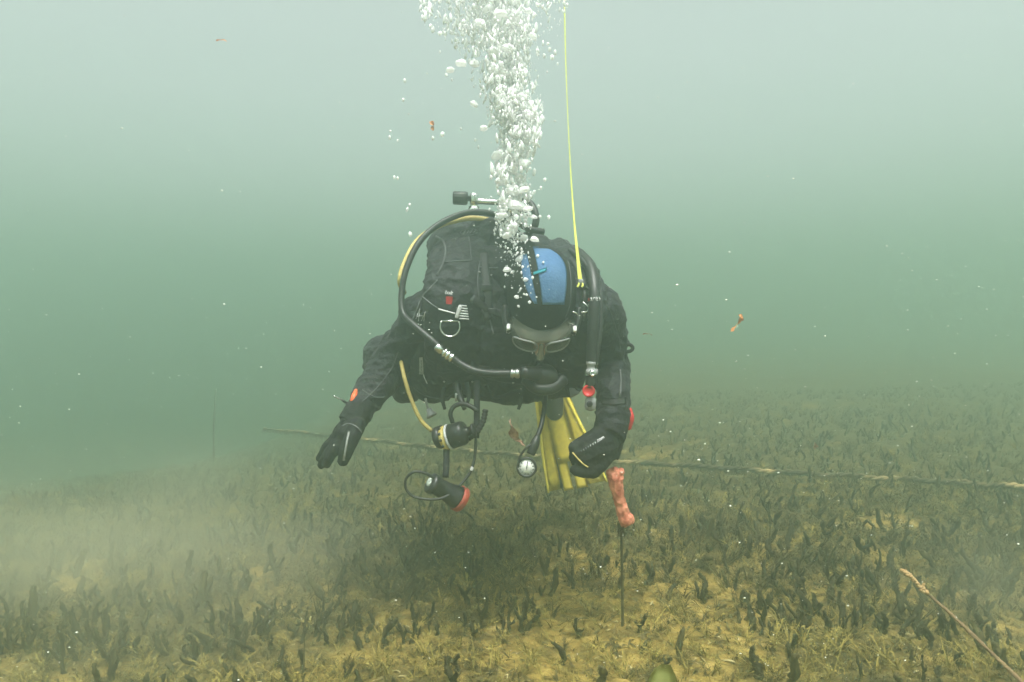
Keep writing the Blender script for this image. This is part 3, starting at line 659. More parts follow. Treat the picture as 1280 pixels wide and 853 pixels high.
bm = bmesh.new(); L = spline(A((607, 512, 1.955), (604, 526, 1.95), (597, 539, 1.945), (588, 547, 1.94), (581, 550, 1.94)), 10); tube(bm, L, [.0085 if i % 3 else .006 for i in range(len(L))], n=10, k=1); bobj('coiled_cord', bm, M['rubber'], st)
bm = bmesh.new(); tube(bm, A((571, 480, 2.02), (573, 492, 2.0), (577, 502, 1.98), (581, 512, 1.972)), [.012, .010, .009, .006], n=10); bobj('clip', bm, M['plastic'], st)
bm = bmesh.new(); rbox(bm, at(570, 497, 1.99), (.006, .008, .022)); bobj('clip_gate', bm, M['steel'], st)

# ------------------------------------------------------------------ pressure gauge
pg = thing('pressure_gauge', at(659, 584, 1.85), 'round white-dial pressure gauge hanging on a black hose', 'gauge')
bm = bmesh.new(); tube(bm, A((683, 478, 2.0), (681, 505, 1.93), (677, 530, 1.89), (671, 548, 1.87)), .0062, n=10); bobj('hose', bm, M['rubber'], pg)
bm = bmesh.new(); tube(bm, A((672, 545, 1.87), (668, 556, 1.862), (663, 568, 1.856)), [.0075, .0125, .011], n=10); bobj('sleeve', bm, M['rubber'], pg)
bm = bmesh.new(); tube(bm, A((668, 553, 1.86), (657, 561, 1.85), (649, 573, 1.847), (648, 583, 1.847)), .003, n=8); bobj('cord', bm, M['rubber'], pg)
gc = at(658.5, 584.5, 1.852); gd = Vector((-.05, -1, .22))
bm = bmesh.new(); lathe(bm, gc, gd, [(-.014, .018), (-.010, .0245), (.004, .0265), (.008, .0255), (.009, .0205), (.006, .0205)], 32); bobj('case', bm, M['rubber'], pg)
bm = bmesh.new(); lathe(bm, gc, gd, [(.004, .0205), (.0065, .0205)], 32); dl = bobj('dial', bm, M['dial'], pg)
GF = frame_of(gd)
bm = bmesh.new(); tube(bm, [gc + GF @ Vector((0, -.004, .008)), gc + GF @ Vector((.002, .015, .008))], .0011, n=6, k=1); bobj('needle', bm, M['rubber'], dl)
for i in range(10):
    a = R(-220+i*29); bm = bmesh.new(); tube(bm, [gc + GF @ Vector((.0145*math.cos(a), .0145*math.sin(a), .0072)), gc + GF @ Vector((.019*math.cos(a), .019*math.sin(a), .0072))], .0009, n=5, k=1); bobj('dial_mark', bm, M['rubber'], dl)

# ------------------------------------------------------------------ wrist lights
wl = thing('wrist_light', at(443, 498, 2.0), 'small orange light with a steel rod on the wrist of the pointing hand', 'light')
bm = bmesh.new(); tube(bm, A((445, 489, 1.985), (442.5, 497, 1.965), (440, 505, 1.96)), [.006, .0085, .006], n=12, rounded=True); bobj('light_body', bm, M['orange'], wl)
bm = bmesh.new(); tube(bm, A((417, 495, 1.97), (425, 499, 1.975), (429, 501, 1.98)), .0022, n=8); bobj('rod', bm, M['steel'], wl)
bm = bmesh.new(); tube(bm, A((428, 500.5, 1.98), (434, 504, 1.985), (442, 503, 1.99)), .0032, n=8); bobj('rod_sleeve', bm, M['rubber'], wl)
w2 = thing('wrist_tag', at(787, 523, 1.98), 'red tag on the far side of the wrist above the marker', 'tag')
bm = bmesh.new(); tube(bm, A((786, 513, 1.97), (787, 523, 1.965), (785.5, 534, 1.965)), [.009, .0125, .009], n=12, rounded=True); bobj('tag_body', bm, M['red'], w2)
bm = bmesh.new(); tube(bm, A((778, 548, 1.95), (775, 562, 1.95), (771, 575, 1.945)), [.007, .006, .004], n=8, flat=.5, up=(0, 1, 0)); bobj('tag_strap', bm, M['rubber'], w2)

# ------------------------------------------------------------------ fins
def fin(o, M4, label):
    f = thing('swim_fin', o, label, 'fin', 'the diver\'s pair of fins')
    def T(p): return M4 @ Vector((p[0]*1.22, p[1]*1.05, p[2]))
    bm = bmesh.new()                                                                # local: x across, y down the blade, z thickness
    tube(bm, [T((0, -.02, 0)), T((0, .04, 0)), T((0, .095, -.004))], [.048, .046, .036], n=18, flat=.8, up=M4.to_3x3() @ Vector((0, 0, 1)), rounded=True); fp = bobj('foot_pocket', bm, M['vest2'], f)
    def panel(x0a, x1a, y0, x0b, x1b, y1, z, name, m, th=.005):
        b = bmesh.new(); G = []
        for j in range(9):
            t = j/8; a, c = x0a+(x0b-x0a)*t, x1a+(x1b-x1a)*t; y = y0+(y1-y0)*t
            G.append([b.verts.new(T((a+(c-a)*s/4, y, z+.003*math.sin(math.pi*s/4)+.02*t*t))) for s in range(5)])
        for j in range(8):
            for i in range(4): b.faces.new((G[j][i], G[j+1][i], G[j+1][i+1], G[j][i+1]))
        bmesh.ops.solidify(b, geom=b.faces[:], thickness=th); return bobj(name, b, m, f)
    panel(-.031, .031, .070, -.022, .052, .29, .004, 'blade', M['yellow'])
    panel(-.056, -.028, .0, -.066, -.024, .385, -.002, 'blade', M['yellow'])
    panel(.028, .054, .0, .056, .120, .385, -.002, 'blade', M['yellow'])
    panel(-.022, .010, .285, -.016, .014, .395, .018, 'blade_tip', M['yellow']); panel(.020, .052, .285, .026, .062, .395, .018, 'blade_tip', M['yellow'])
    panel(-.038, -.028, .08, -.032, -.014, .38, -.004, 'flex_channel', M['seam_dark'], .003); panel(.028, .038, .08, .040, .064, .38, -.004, 'flex_channel', M['seam_dark'], .003)
    for s, xb in ((-1, -.068), (1, .124)):
        bm = bmesh.new(); tube(bm, [T((s*.046, -.02, .0)), T((s*.054, .06, .004)), T((s*.060+(xb-s*.060)*.55, .24, .010)), T((xb, .39, .02))], [.008, .008, .006, .004], n=8); bobj('side_rail', bm, M['yellow'], f)
    return f
def basis(o, y, z):
    y = Vector(y).normalized(); z = Vector(z); z = (z-y*z.dot(y)).normalized(); x = y.cross(z)
    if x.x < 0: x = -x
    return Matrix.Translation(o) @ Matrix((x, y, z)).transposed().to_4x4()
o1 = at(688, 487, 3.0); fin(o1, basis(o1, at(708, 592, 2.9)-o1, (-.1, -1, .1)), 'yellow fin hanging straight down behind the gauge')
o2 = at(567, 466, 2.87); fin(o2, basis(o2, (.1, 1, .12), (0, .1, 1)), 'yellow fin trailing behind the diver, hidden by the body')

# ------------------------------------------------------------------ yellow line to the surface
ln = thing('tape_line', at(725, 357, 1.86), 'thin yellow webbing line rising from the shoulder to the surface', 'line')
bm = bmesh.new(); q = spline([(*at(725, 349, 1.85), .0052, 0), (*at(722.5, 325, 1.853), .0040, .1), (*at(718, 280, 1.862), .0026, .5), (*at(714, 225, 1.875), .0022, .9), (*at(710, 150, 1.89), .0021, 1.2), (*at(707, 70, 1.91), .0022, 1.0), (*at(705.5, 0, 1.93), .0018, .7), (*at(703, -120, 1.95), .002, 1.1), (*at(700, -300, 2.0), .002, 1.0)], 12)
rows = []
for p in q:
    c = Vector(p[:3]); a = p[4]; s = Vector((math.cos(a), math.sin(a), 0))*p[3]; nn = Vector((-math.sin(a), math.cos(a), 0))*.0006
    rows.append([bm.verts.new(c+s+nn), bm.verts.new(c-s+nn), bm.verts.new(c-s-nn), bm.verts.new(c+s-nn)])
for a, b in zip(rows, rows[1:]):
    for j in range(4): bm.faces.new((a[j], a[(j+1) % 4], b[(j+1) % 4], b[j]))
bmesh.ops.recalc_face_normals(bm, faces=bm.faces[:]); bobj('webbing', bm, M['tape'], ln, False)
bm = bmesh.new(); rbox(bm, at(726, 352, 1.85), (.012, .006, .010)); bobj('splice', bm, M['grey'], ln)
for dx in (-3, 2.5):
    bm = bmesh.new(); tube(bm, A((726+dx*.6, 353, 1.85), (726+dx, 357, 1.848), (724.5+dx, 359, 1.848)), .0026, n=8); bobj('loose_end', bm, M['tape'], ln)
bm = bmesh.new(); tube(bm, A((727, 358, 1.852), (728, 366, 1.858), (728, 376, 1.866)), .0035, n=8); bobj('clip', bm, M['plastic'], ln)

# ================================================================== things on the bed
def bed(px, py):
    """where the line of sight of a photo pixel meets the bed"""
    d = ray(px, py); d = d/d.y; Y = 1.0
    while Y < 30:
        p = CAM + d*Y
        if p.z < gz_fine(p.x, p.y): return p
        Y += .01
    return CAM + d*30
plant_m = pmat('weed', (.030, .025, .012), (.095, .077, .032), .9, 45, .5, 160, spec=.1, bdist=.004, mix=(.35, .7))
stalk_m = pmat('stalk_weed', (.018, .0165, .009), (.060, .051, .024), .95, 60, .6, 200, spec=.1, bdist=.004, mix=(.4, .72))
plant_b = pmat('brown_weed', (.045, .036, .016), (.13, .10, .04), .9, 40, .5, 160, spec=.1, bdist=.004)
plant_y = pmat('yellow_weed', (.14, .108, .028), (.30, .228, .062), .9, 40, .4, 160, spec=.1, bdist=.004)

def stalk(seed, h=.075, r=.006):
    """a furred, crooked weed stalk with a side shoot and ragged scraps of growth"""
    rn = random.Random(seed); bm = bmesh.new()
    bend = rn.uniform(-.35, .35); n = 6; pts, rad = [], []
    ph = rn.uniform(0, 6)
    for i in range(n):
        t = i/(n-1); pts.append(Vector((bend*h*t*t+.006*math.sin(ph+t*5), .006*math.cos(ph*2+t*4), -.008+t*h)))
        rad.append(r*(1.05-.25*t)*rn.uniform(.65, 1.2)*(1 if i < n-1 else .55))
    tube(bm, pts, rad, n=7, k=2, rounded=False)
    if rn.random() < .6:
        b = pts[2]; s = rn.choice((-1, 1)); tube(bm, [b, b+Vector((s*.012, .003, .012)), b+Vector((s*.017, .004, .03))], [r*.7, r*.65, r*.3], n=6, k=2)
    for v in bm.verts: v.co += Vector((mnoise.noise(v.co*140+Vector((seed, 0, 0))), mnoise.noise(v.co*140+Vector((0, seed, 0))), 0))*.0055
    for i in range(60):
        t = rn.random(); k = min(int(t*(n-1)), n-2); c = pts[k].lerp(pts[k+1], t*(n-1)-k); a = rn.uniform(0, 2*math.pi)
        o = Vector((math.cos(a), math.sin(a), 0)); L = rn.uniform(.003, .009); w = rn.uniform(.0007, .0018)
        s = Vector((-o.y, o.x, 0))*w; b = c+o*r*.6; e = b+o*L*.6+Vector((0, 0, L*rn.uniform(.2, 1)))
        f = bm.faces.new([bm.verts.new(b-s), bm.verts.new(b+s), bm.verts.new(e+s*.5), bm.verts.new(e-s*.5)])
    return bm
def tuft(seed, h=.07):
    """a loose tuft of thin weed shoots"""
    rn = random.Random(seed); bm = bmesh.new()
    for i in range(8):
        a = rn.uniform(0, 6.28); o = Vector((math.cos(a), math.sin(a), 0)); L = h*rn.uniform(.4, 1.0); w = rn.uniform(.0010, .0026); sp = rn.uniform(.2, 1.2)
        s = Vector((math.cos(a+1.2), math.sin(a+1.2), 0))*w; b0 = o*rn.uniform(0, .012); pr = None
        for t in (0, .35, .7, 1):
            c = b0+o*sp*L*t*t+Vector((0, 0, L*t*(1-.25*sp*t)-.004)); ww = s*(1-.65*t)*(1.25 if t == .35 else 1)
            cur = [bm.verts.new(c-ww), bm.verts.new(c+ww)]
            if pr: bm.faces.new((pr[0], pr[1], cur[1], cur[0]))
            pr = cur
    for i in range(20):
        c = Vector((rn.gauss(0, .014), rn.gauss(0, .014), rn.uniform(.0, .7)*h)); u = Vector((rn.gauss(0, 1), rn.gauss(0, 1), rn.gauss(0, 1))).normalized()*rn.uniform(.002, .008); q = u.orthogonal().normalized()*rn.uniform(.0012, .003)
        bm.faces.new([bm.verts.new(c-u), bm.verts.new(c-q), bm.verts.new(c+u*.9), bm.verts.new(c+q)])
    return bm
def to_mesh(bm, name, m):
    me = bpy.data.meshes.new(name); bm.to_mesh(me); bm.free(); me.materials.append(m); me.shade_smooth(); return me
stalks = [to_mesh(stalk(s, .058+.013*(s % 4), .0058+.0012*(s % 3)), 'weed_stalk', (stalk_m, stalk_m, plant_m)[s % 3 if s % 5 else 0]) for s in range(10)]
tufts = [to_mesh(tuft(s+50, .055+.01*(s % 4)), 'weed_tuft', (plant_m, plant_b, plant_y)[s % 3]) for s in range(9)]
def spot(xr, yr):
    x, y = rnd.uniform(*xr), rnd.uniform(*yr); return x, y
# the nearest stalks, one by one
cnt = 0; tries = 0; plants = []
while cnt < 300 and tries < 20000:
    tries += 1
    y = 1.55+(rnd.random()**1.0)*1.3; x = rnd.uniform(-.74, .74)*y
    w = weed(x, y)
    if rnd.random() > .12+.88*w**1.2: continue
    me = rnd.choice(stalks) if rnd.random() < .93 else rnd.choice(tufts)
    o = bpy.data.objects.new('weed_plant', me); col.objects.link(o)
    s = rnd.uniform(.55, 1.2)*(1.12 if y > 2 else .95); o.location = (x, y, gz_fine(x, y)); o.rotation_euler = (rnd.gauss(0, .16), rnd.gauss(0, .16), rnd.uniform(0, 6.28))
    o.scale = (s*rnd.uniform(.9, 1.5), s*rnd.uniform(.9, 1.5), s*rnd.uniform(.85, 1.3))
    plants.append((o, me, s)); cnt += 1
used = {}
def pix_of(p):
    d = p-CAM; f = d.y*CP-d.z*SP; u = d.y*SP+d.z*CP
    return 640+F*d.x/f, 426.5-F*u/f
for o, me, s in plants:
    px, py = pix_of(o.location); h = .085*o.scale.z
    size = 'tall' if h > .115 else 'short' if h < .08 else 'middling'
    kind = ('forked' if me in stalks and stalks.index(me) % 2 else 'single') + (' weed stalk' if me in stalks else ' weed tuft')
    lean = 'leaning leftward' if o.rotation_euler[1] < -.12 else 'leaning rightward' if o.rotation_euler[1] > .12 else 'upright'
    place = min((abs(px-x)+.2*abs(py-y), t) for x, y, t in ((60, 760, 'in the drifting silt'), (280, 700, 'at the edge of the silt cloud'), (410, 700, 'below the pointing hand'), (560, 700, 'below the hanging torch'), (690, 700, 'below the fin and gauge'), (790, 740, 'beside the marker stake'), (850, 830, 'near the pale green leaf'), (960, 740, 'between stake and dead stem'), (1090, 760, 'just before the dead stem\'s tip'), (1220, 760, 'behind the dead stem')))[1]
    row = 'front row' if py > 815 else 'second row' if py > 770 else 'third row' if py > 725 else 'back row'
    tag(o, f'{size} {lean} {kind} {place}, {row}'.replace('at the edge of the silt', 'at the silt').replace('just before the dead stem\'s tip', 'by the dead stem\'s tip'), 'plant', 'weed stalks on the near bed')
# the weed carpet behind them
def scatter(name, protos, n, place, m, label, smin, smax, tilt=.2):
    V, Fc, off = [], [], 0; src = []
    for me in protos:
        a = np.empty(len(me.vertices)*3); me.vertices.foreach_get('co', a); src.append((a.reshape(-1, 3), [tuple(p.vertices) for p in me.polygons]))
    k = 0
    while k < n:
        p = place()
        if p is None: continue
        a, f = rnd.choice(src); s = rnd.uniform(smin, smax); z = rnd.uniform(0, 6.28); tx, ty = rnd.gauss(0, tilt), rnd.gauss(0, tilt)
        c, sn = math.cos(z), math.sin(z); q = a*s*np.array((1.2, 1.2, rnd.uniform(.8, 1.3)))
        q = np.stack([q[:, 0]*c-q[:, 1]*sn+q[:, 2]*tx, q[:, 0]*sn+q[:, 1]*c+q[:, 2]*ty, q[:, 2]], 1)+np.array(p)
        V.append(q); Fc += [tuple(i+off for i in g) for g in f]; off += len(q); k += 1
    me = bpy.data.meshes.new(name); me.from_pydata(np.concatenate(V).tolist(), [], Fc); me.shade_smooth()
    return tag(link(name, me, None, m), label, None, None, 'stuff')
def far_place(y0, y1, p=1.6, lo=.03):
    def f():
        y = y0+(y1-y0)*rnd.random()**p; x = rnd.uniform(-.8, .8)*y
        if rnd.random() > lo+(1-lo)*weed(x, y): return None
        return x, y, gz_fine(x, y)
    return f
scatter('weed_stalks', stalks, 1700, far_place(1.9, 6, 1.8), stalk_m, 'carpet of dark weed stalks farther back on the bed', .5, 1.0)
scatter('weed_carpet', tufts, 4800, far_place(2.2, 8, 1.5), plant_m, 'low dark weed covering the bed', .5, 1.1, .35)
scatter('brown_weed_carpet', tufts, 3000, far_place(2.0, 8, 1.5, .1), plant_b, 'brownish weed mixed into the carpet', .45, 1.0, .4)
scatter('dark_moss', tufts, 2600, far_place(1.45, 3.2, 1.0, .25), plant_m, 'dark moss scraps over the near bed', .2, .55, .5)
scatter('brown_moss', tufts, 2200, far_place(1.45, 3.2, 1.0, .3), plant_b, 'brown moss scraps over the near bed', .2, .5, .5)
scatter('moss_mat', tufts, 3800, far_place(1.45, 3.6, 1.1, .45), plant_y, 'yellow-green mossy mat over the near bed', .2, .5, .5)
scatter('yellow_weed_carpet', tufts, 3300, far_place(1.7, 7, 1.5, .3), plant_y, 'yellowish weed shoots mixed into the carpet', .35, .85, .5)
# dead scraps lying on the silt
def scrap(seed):
    rn = random.Random(seed); bm = bmesh.new(); L = rn.uniform(.008, .022); w = rn.uniform(.0007, .002); pr = None
    for i in range(4):
        t = i/3; c = Vector((t*L-L/2, .004*math.sin(seed+t*3), .002+.004*math.sin(t*3.1)*rn.uniform(.3, 1.2))); s = Vector((0, w*(1-.6*abs(t-.5)), .001*math.sin(seed*3+t*2)))
        cur = [bm.verts.new(c-s), bm.verts.new(c+s)]
        if pr: bm.faces.new((pr[0], pr[1], cur[1], cur[0]))
        pr = cur
    return bm
scraps = [to_mesh(scrap(s), 'scrap', plant_y) for s in range(8)]
pale = pmat('pale_scrap', (.26, .21, .09), (.40, .33, .16), .9, 60)
def near_place():
    y = 1.45+rnd.random()**1.3*3; x = rnd.uniform(-.76, .76)*y; return x, y, gz_fine(x, y)
scatter('pale_litter', scraps, 1800, near_place, pale, 'pale dead weed scraps strewn over the silt', .4, 1.2, .2)
scatter('brown_litter', scraps, 3000, near_place, plant_b, 'brown dead weed scraps strewn over the silt', .7, 1.8, .2)

# marker stake
sb = bed(778, 783); Ys = sb.y
sk = thing('marker_stake', sb, 'thin stake with lumpy red taped top beneath the reaching hand', 'marker')
bm = bmesh.new(); tube(bm, [sb - Vector((0, 0, .05)), at(778, 740, Ys-.005), at(777, 690, Ys-.015), at(776.5, 640, Ys-.03)], [.0040, .0037, .0034, .0034], n=8); bobj('rod', bm, plant_m, sk)
bm = bmesh.new()
tube(bm, A((768, 594, Ys-.05), (770, 606, Ys-.047), (773.5, 622, Ys-.042), (778, 638, Ys-.036), (781, 649, Ys-.032), (780, 655, Ys-.03)), [.0185, .0175, .0135, .0155, .017, .010], n=16, rounded=True)
for (x, y, r) in ((762, 591, .008), (769, 589, .009), (776, 590, .0085), (764, 597, .010), (775, 598, .009)): ell(bm, at(x, y, Ys-.055), (r, r, r*1.2), None, 12, 8)
ell(bm, at(789, 649, Ys-.035), (.008, .006, .014), None, 12, 8); ell(bm, at(783, 652, Ys-.035), (.013, .012, .012), None, 12, 8)
tag(fuse('taped_top', bm, M['redmark'], sk, .0022, 3, lambda c, n: .0034*(1-2.4*abs(mnoise.noise((c.x*70, c.y*70, c.z*45))))*.7+.0016*mnoise.noise(c*200)), 'faded red tape wound lumpily round the stake top')
bm = bmesh.new()
for i in range(26):
    z = rnd.random(); p = at(777+rnd.uniform(-2, 2), 650+z*14, Ys-.03); a = rnd.uniform(0, 6.28); tube(bm, [p, p+Vector((.006*math.cos(a), .006*math.sin(a), -.006)), p+Vector((.008*math.cos(a), .008*math.sin(a), -.016))], [.0016, .0014, .0006], n=4, k=1)
bobj('algae_beard', bm, plant_b, sk)

# mossy rope stretched low over the bed
rp = [at(1420, 622, 3.2), at(1280, 609, 3.35), at(1150, 600, 3.5), at(1010, 592, 3.7), at(880, 583, 3.95), at(760, 576, 4.2), at(640, 568, 4.6), at(540, 559, 5.0), at(440, 547, 5.5), at(330, 536, 6.2)]
rope = thing('guide_rope', rp[1], 'old algae-grown rope stretched low across the bed behind the diver', 'rope')
L = spline([(*p,) for p in rp], 60); bm = bmesh.new()
for ph in (0, math.pi):
    pts = []
    for i, p in enumerate(L): a = i*.55+ph; pts.append(Vector(p)+Vector((0, math.cos(a), math.sin(a)))*.0055+Vector((0, 0, .004*math.sin(i*.21))))
    tube(bm, pts, .0085, n=6, k=1)
bobj('strands', bm, pmat('old_rope', (.06, .047, .022), (.38, .27, .12), .9, 5, .4, 200, mix=(.49, .63)), rope)
bm = bmesh.new()
for i in range(3600):
    p = Vector(L[rnd.randrange(len(L))]); L2 = rnd.uniform(.008, .032)*(1.25 if mnoise.noise(p*3) > 0 else .6); a = rnd.uniform(0, 6.28)
    o = Vector((math.cos(a)*.5, math.sin(a)*.5, -.9 if rnd.random() < .8 else .5)); s = Vector((rnd.uniform(.002, .005), 0, 0)); b = p+Vector((rnd.uniform(-.01, .01), 0, -.004)); e = b+o*L2
    bm.faces.new([bm.verts.new(b-s), bm.verts.new(b+s), bm.verts.new(e+s*.4), bm.verts.new(e-s*.4)])
tag(bobj('algae_fringe', bm, plant_m, rope), None, None, None, 'stuff')

# knobbly dead stem rising at the lower right
q = A((1127, 714, 1.72), (1136, 719, 1.71), (1147, 730, 1.70), (1158, 741, 1.69), (1185, 765, 1.66), (1213, 791, 1.63), (1245, 822, 1.59), (1278, 854, 1.55), (1310, 890, 1.50))
sm = thing('dead_stem', bed(1278, 853), 'knobbly pale-tipped dead stem slanting up beside the thin silt', 'plant stem')
bm = bmesh.new(); tube(bm, q, [.0028, .0032, .0032, .0035, .0036, .0042, .0045, .005, .0055], n=9, k=8)
for v in bm.verts: v.co += Vector((mnoise.noise(v.co*120), mnoise.noise(v.co*120+Vector((7, 0, 0))), mnoise.noise(v.co*120+Vector((0, 7, 0)))))*.002
bobj('stem', bm, pmat('dead_stem', (.11, .058, .032), (.22, .135, .07), .85, 30, .5, 200), sm)
bm = bmesh.new(); T = spline([(*p,) for p in q[:4]], 9)
for p in T:
    for k in range(2): ell(bm, Vector(p)+Vector((rnd.gauss(0, .002), rnd.gauss(0, .002), rnd.gauss(0, .0022))), (rnd.uniform(.0025, .0052), rnd.uniform(.003, .005), rnd.uniform(.0025, .0045)), None, 8, 6)
for v in bm.verts: v.co += Vector((mnoise.noise(v.co*300), 0, mnoise.noise(v.co*300+Vector((7, 0, 0)))))*.0018
bobj('knobbly_tip', bm, pmat('stem_tip', (.34, .20, .085), (.46, .31, .15), .85, 90, .4, 300), sm)

# pale green leaf poking up at the bottom edge
lf = thing('water_plant', bed(828, 853), 'pale green leaf poking up at the bottom edge of the picture', 'plant')
bm = bmesh.new(); G = []
b0 = at(826, 905, 1.32); d1 = at(829, 836, 1.30)-b0
for j in range(9):
    t = j/8; w = .034*math.sin(math.pi*(.12+.80*t))**.6
    G.append([bm.verts.new(b0+d1*t+Vector((s*w, -.012*abs(s)+.02*t*t, .004*math.sin(6*t+s)))) for s in (-1, -.5, 0, .5, 1)])
for j in range(8):
    for i in range(4): bm.faces.new((G[j][i], G[j][i+1], G[j+1][i+1], G[j+1][i]))
bmesh.ops.solidify(bm, geom=bm.faces[:], thickness=.0012)
bobj('leaf_blade', bm, pmat('green_leaf', (.36, .38, .12), (.44, .45, .17), .6, 40), lf)
bm = bmesh.new(); tube(bm, [Vector((b0.x, b0.y, gz(b0.x, b0.y)-.01)), b0+Vector((0, .005, -.03)), b0], .003, n=8); bobj('stem', bm, plant_y, lf)

# a lone bare stem far off in the murk
p = bed(268, 600); p = at(268, 590, 6.5); sm2 = bmesh.new()
tube(sm2, [Vector((p.x, p.y, gz(p.x, p.y)-.05)), at(267, 540, 6.5), at(270, 486, 6.52)], [.009, .008, .005], n=7)
tag(bobj('bare_stem', sm2, plant_m, None), 'faint bare upright stem far off in the green murk', 'plant stem')

# loose leaves and scraps adrift in the water
def crumpled(name, pix, Y, w, m, label, seed):
    bm = bmesh.new(); G = []; q = spline([(*at(x, y, Y+.008*math.sin(i*2+seed)),) for i, (x, y) in enumerate(pix)], 6); n = len(q)
    for j, c in enumerate(q):
        t = j/(n-1); ww = w*(.35+.65*math.sin(math.pi*min(1, .1+.85*t)))*(.7+.6*abs(mnoise.noise((t*5, seed, 0)))+.2)
        row = []
        for s in (-1, -.5, 0, .5, 1):
            v = Vector(c)+Vector((ww*s*math.cos(seed+t*2.5), ww*s*math.sin(seed+t*2.5)+.35*ww*mnoise.noise((t*9, s*2, seed)), .25*ww*s))
            row.append(bm.verts.new(v+Vector((0, mnoise.noise(v*70)*.006, mnoise.noise(v*90)*.005))))
        G.append(row)
    for j in range(n-1):
        for i in range(4): bm.faces.new((G[j][i], G[j][i+1], G[j+1][i+1], G[j+1][i]))
    bmesh.ops.solidify(bm, geom=bm.faces[:], thickness=.0008)
    return tag(bobj(name, bm, m, None, True), label, 'leaf', 'dead leaves adrift')
brown = pmat('dead_leaf', (.36, .20, .13), (.56, .38, .28), .8, 60, .4, 150); orange = pmat('orange_leaf', (.66, .26, .08), (.75, .38, .15), .75, 50, .3, 150)
crumpled('drifting_leaf', [(637, 525), (640, 532), (643, 538), (642, 545), (648, 551), (655, 557)], 1.85, .015, brown, 'crumpled brown leaf adrift beside the fin and gauge', 1.3)
crumpled('drifting_leaf', [(925, 393), (927, 399), (922, 405), (917, 410), (915, 415)], 2.1, .009, orange, 'curled orange leaf adrift in open water clear of the diver', 3.1)
crumpled('drifting_leaf', [(539, 152), (541, 157), (540, 162)], 2.2, .010, orange, 'pale orange scrap adrift beside the bubble plume', .4)
crumpled('drifting_leaf', [(804, 419), (809, 417), (815, 419)], 2.1, .005, brown, 'tiny dark scrap adrift beside the reaching arm\'s elbow', 2.2)
crumpled('drifting_leaf', [(270, 50), (277, 50), (284, 52)], 2.3, .006, orange, 'tiny pale scrap adrift high up near the surface', 5.2)
crumpled('drifting_leaf', [(1018, 553), (1020, 558), (1019, 562)], 3.0, .008, brown, 'small brown scrap adrift just above the rope', 4.4)

# ================================================================== bubbles and specks
m = bpy.data.materials.new('bubble'); m.use_nodes = True; t = m.node_tree; b = t.nodes['Principled BSDF']
b.inputs['Base Color'].default_value = (.98, .98, .98, 1); b.inputs['Roughness'].default_value = .08; b.inputs['Specular IOR Level'].default_value = .5
tl_ = t.nodes.new('ShaderNodeBsdfTranslucent'); tl_.inputs['Color'].default_value = (.98, .98, .98, 1)
gl_ = t.nodes.new('ShaderNodeBsdfGlossy'); gl_.inputs['Roughness'].default_value = .34; gl_.inputs['Color'].default_value = (.98, .98, .98, 1)
tp_ = t.nodes.new('ShaderNodeBsdfTransparent')
a1 = t.nodes.new('ShaderNodeMixShader'); a1.inputs[0].default_value = .5; a2 = t.nodes.new('ShaderNodeMixShader'); a2.inputs[0].default_value = .04; a3 = t.nodes.new('ShaderNodeMixShader'); a3.inputs[0].default_value = BUBBLE_CLEAR
t.links.new(b.outputs[0], a1.inputs[1]); t.links.new(tl_.outputs[0], a1.inputs[2]); t.links.new(a1.outputs[0], a2.inputs[1]); t.links.new(gl_.outputs[0], a2.inputs[2])
t.links.new(a2.outputs[0], a3.inputs[1]); t.links.new(tp_.outputs[0], a3.inputs[2]); t.links.new(a3.outputs[0], t.nodes['Material Output'].inputs['Surface'])
bub = m
def blob(seed, lumps):
    rn = random.Random(seed); bm = bmesh.new()
    bmesh.ops.create_icosphere(bm, subdivisions=3 if lumps else 1, radius=1)
    for v in bm.verts:
        k = 1+(.30*mnoise.noise(v.co*1.5+Vector((seed*3, 0, 0))) + .10*mnoise.noise(v.co*3.5+Vector((0, seed, 0))) if lumps else .12*mnoise.noise(v.co*2+Vector((seed, 0, 0))))
        v.co *= k
        if lumps and v.co.z < 0: v.co.z *= .55                                       # cap bubbles are flat underneath
    return bm
caps = [to_mesh(blob(s, True), 'bubble_cap', bub) for s in range(7)]; beads = [to_mesh(blob(s+20, False), 'bubble_bead', bub) for s in range(5)]
PL = [(-60, 612, 95), (0, 616, 88), (25, 617, 84), (42, 619, 76), (58, 622, 54), (75, 627, 42), (100, 630, 40), (125, 640, 36), (150, 645, 33), (172, 647, 27), (188, 645, 22), (200, 638, 26), (220, 640, 26), (240, 641, 26), (262, 640, 27), (285, 638, 24), (300, 637, 22), (320, 640, 24), (345, 650, 24), (372, 658, 20), (400, 655, 10)]
def plume(y):
    for (y0, c0, w0), (y1, c1, w1) in zip(PL, PL[1:]):
        if y0 <= y <= y1: t = (y-y0)/(y1-y0); return c0+(c1-c0)*t, w0+(w1-w0)*t
    return PL[-1][1:]
def plume_depth(y): return 1.84-.0 if y < 300 else (1.78 if y < 330 else 1.745)
clusters = []
for i in range(190):
    y = -55+rnd.random()**1.7*380; c, w = plume(y); clusters.append((c+rnd.gauss(0, .42)*w, y, rnd.uniform(.05, .24)*w, rnd.uniform(5, 22), rnd.uniform(-.05, .08)))
V, Fc, off = [], [], 0; src = []
for me in beads:
    a = np.empty(len(me.vertices)*3); me.vertices.foreach_get('co', a); src.append((a.reshape(-1, 3), [tuple(p.vertices) for p in me.polygons]))
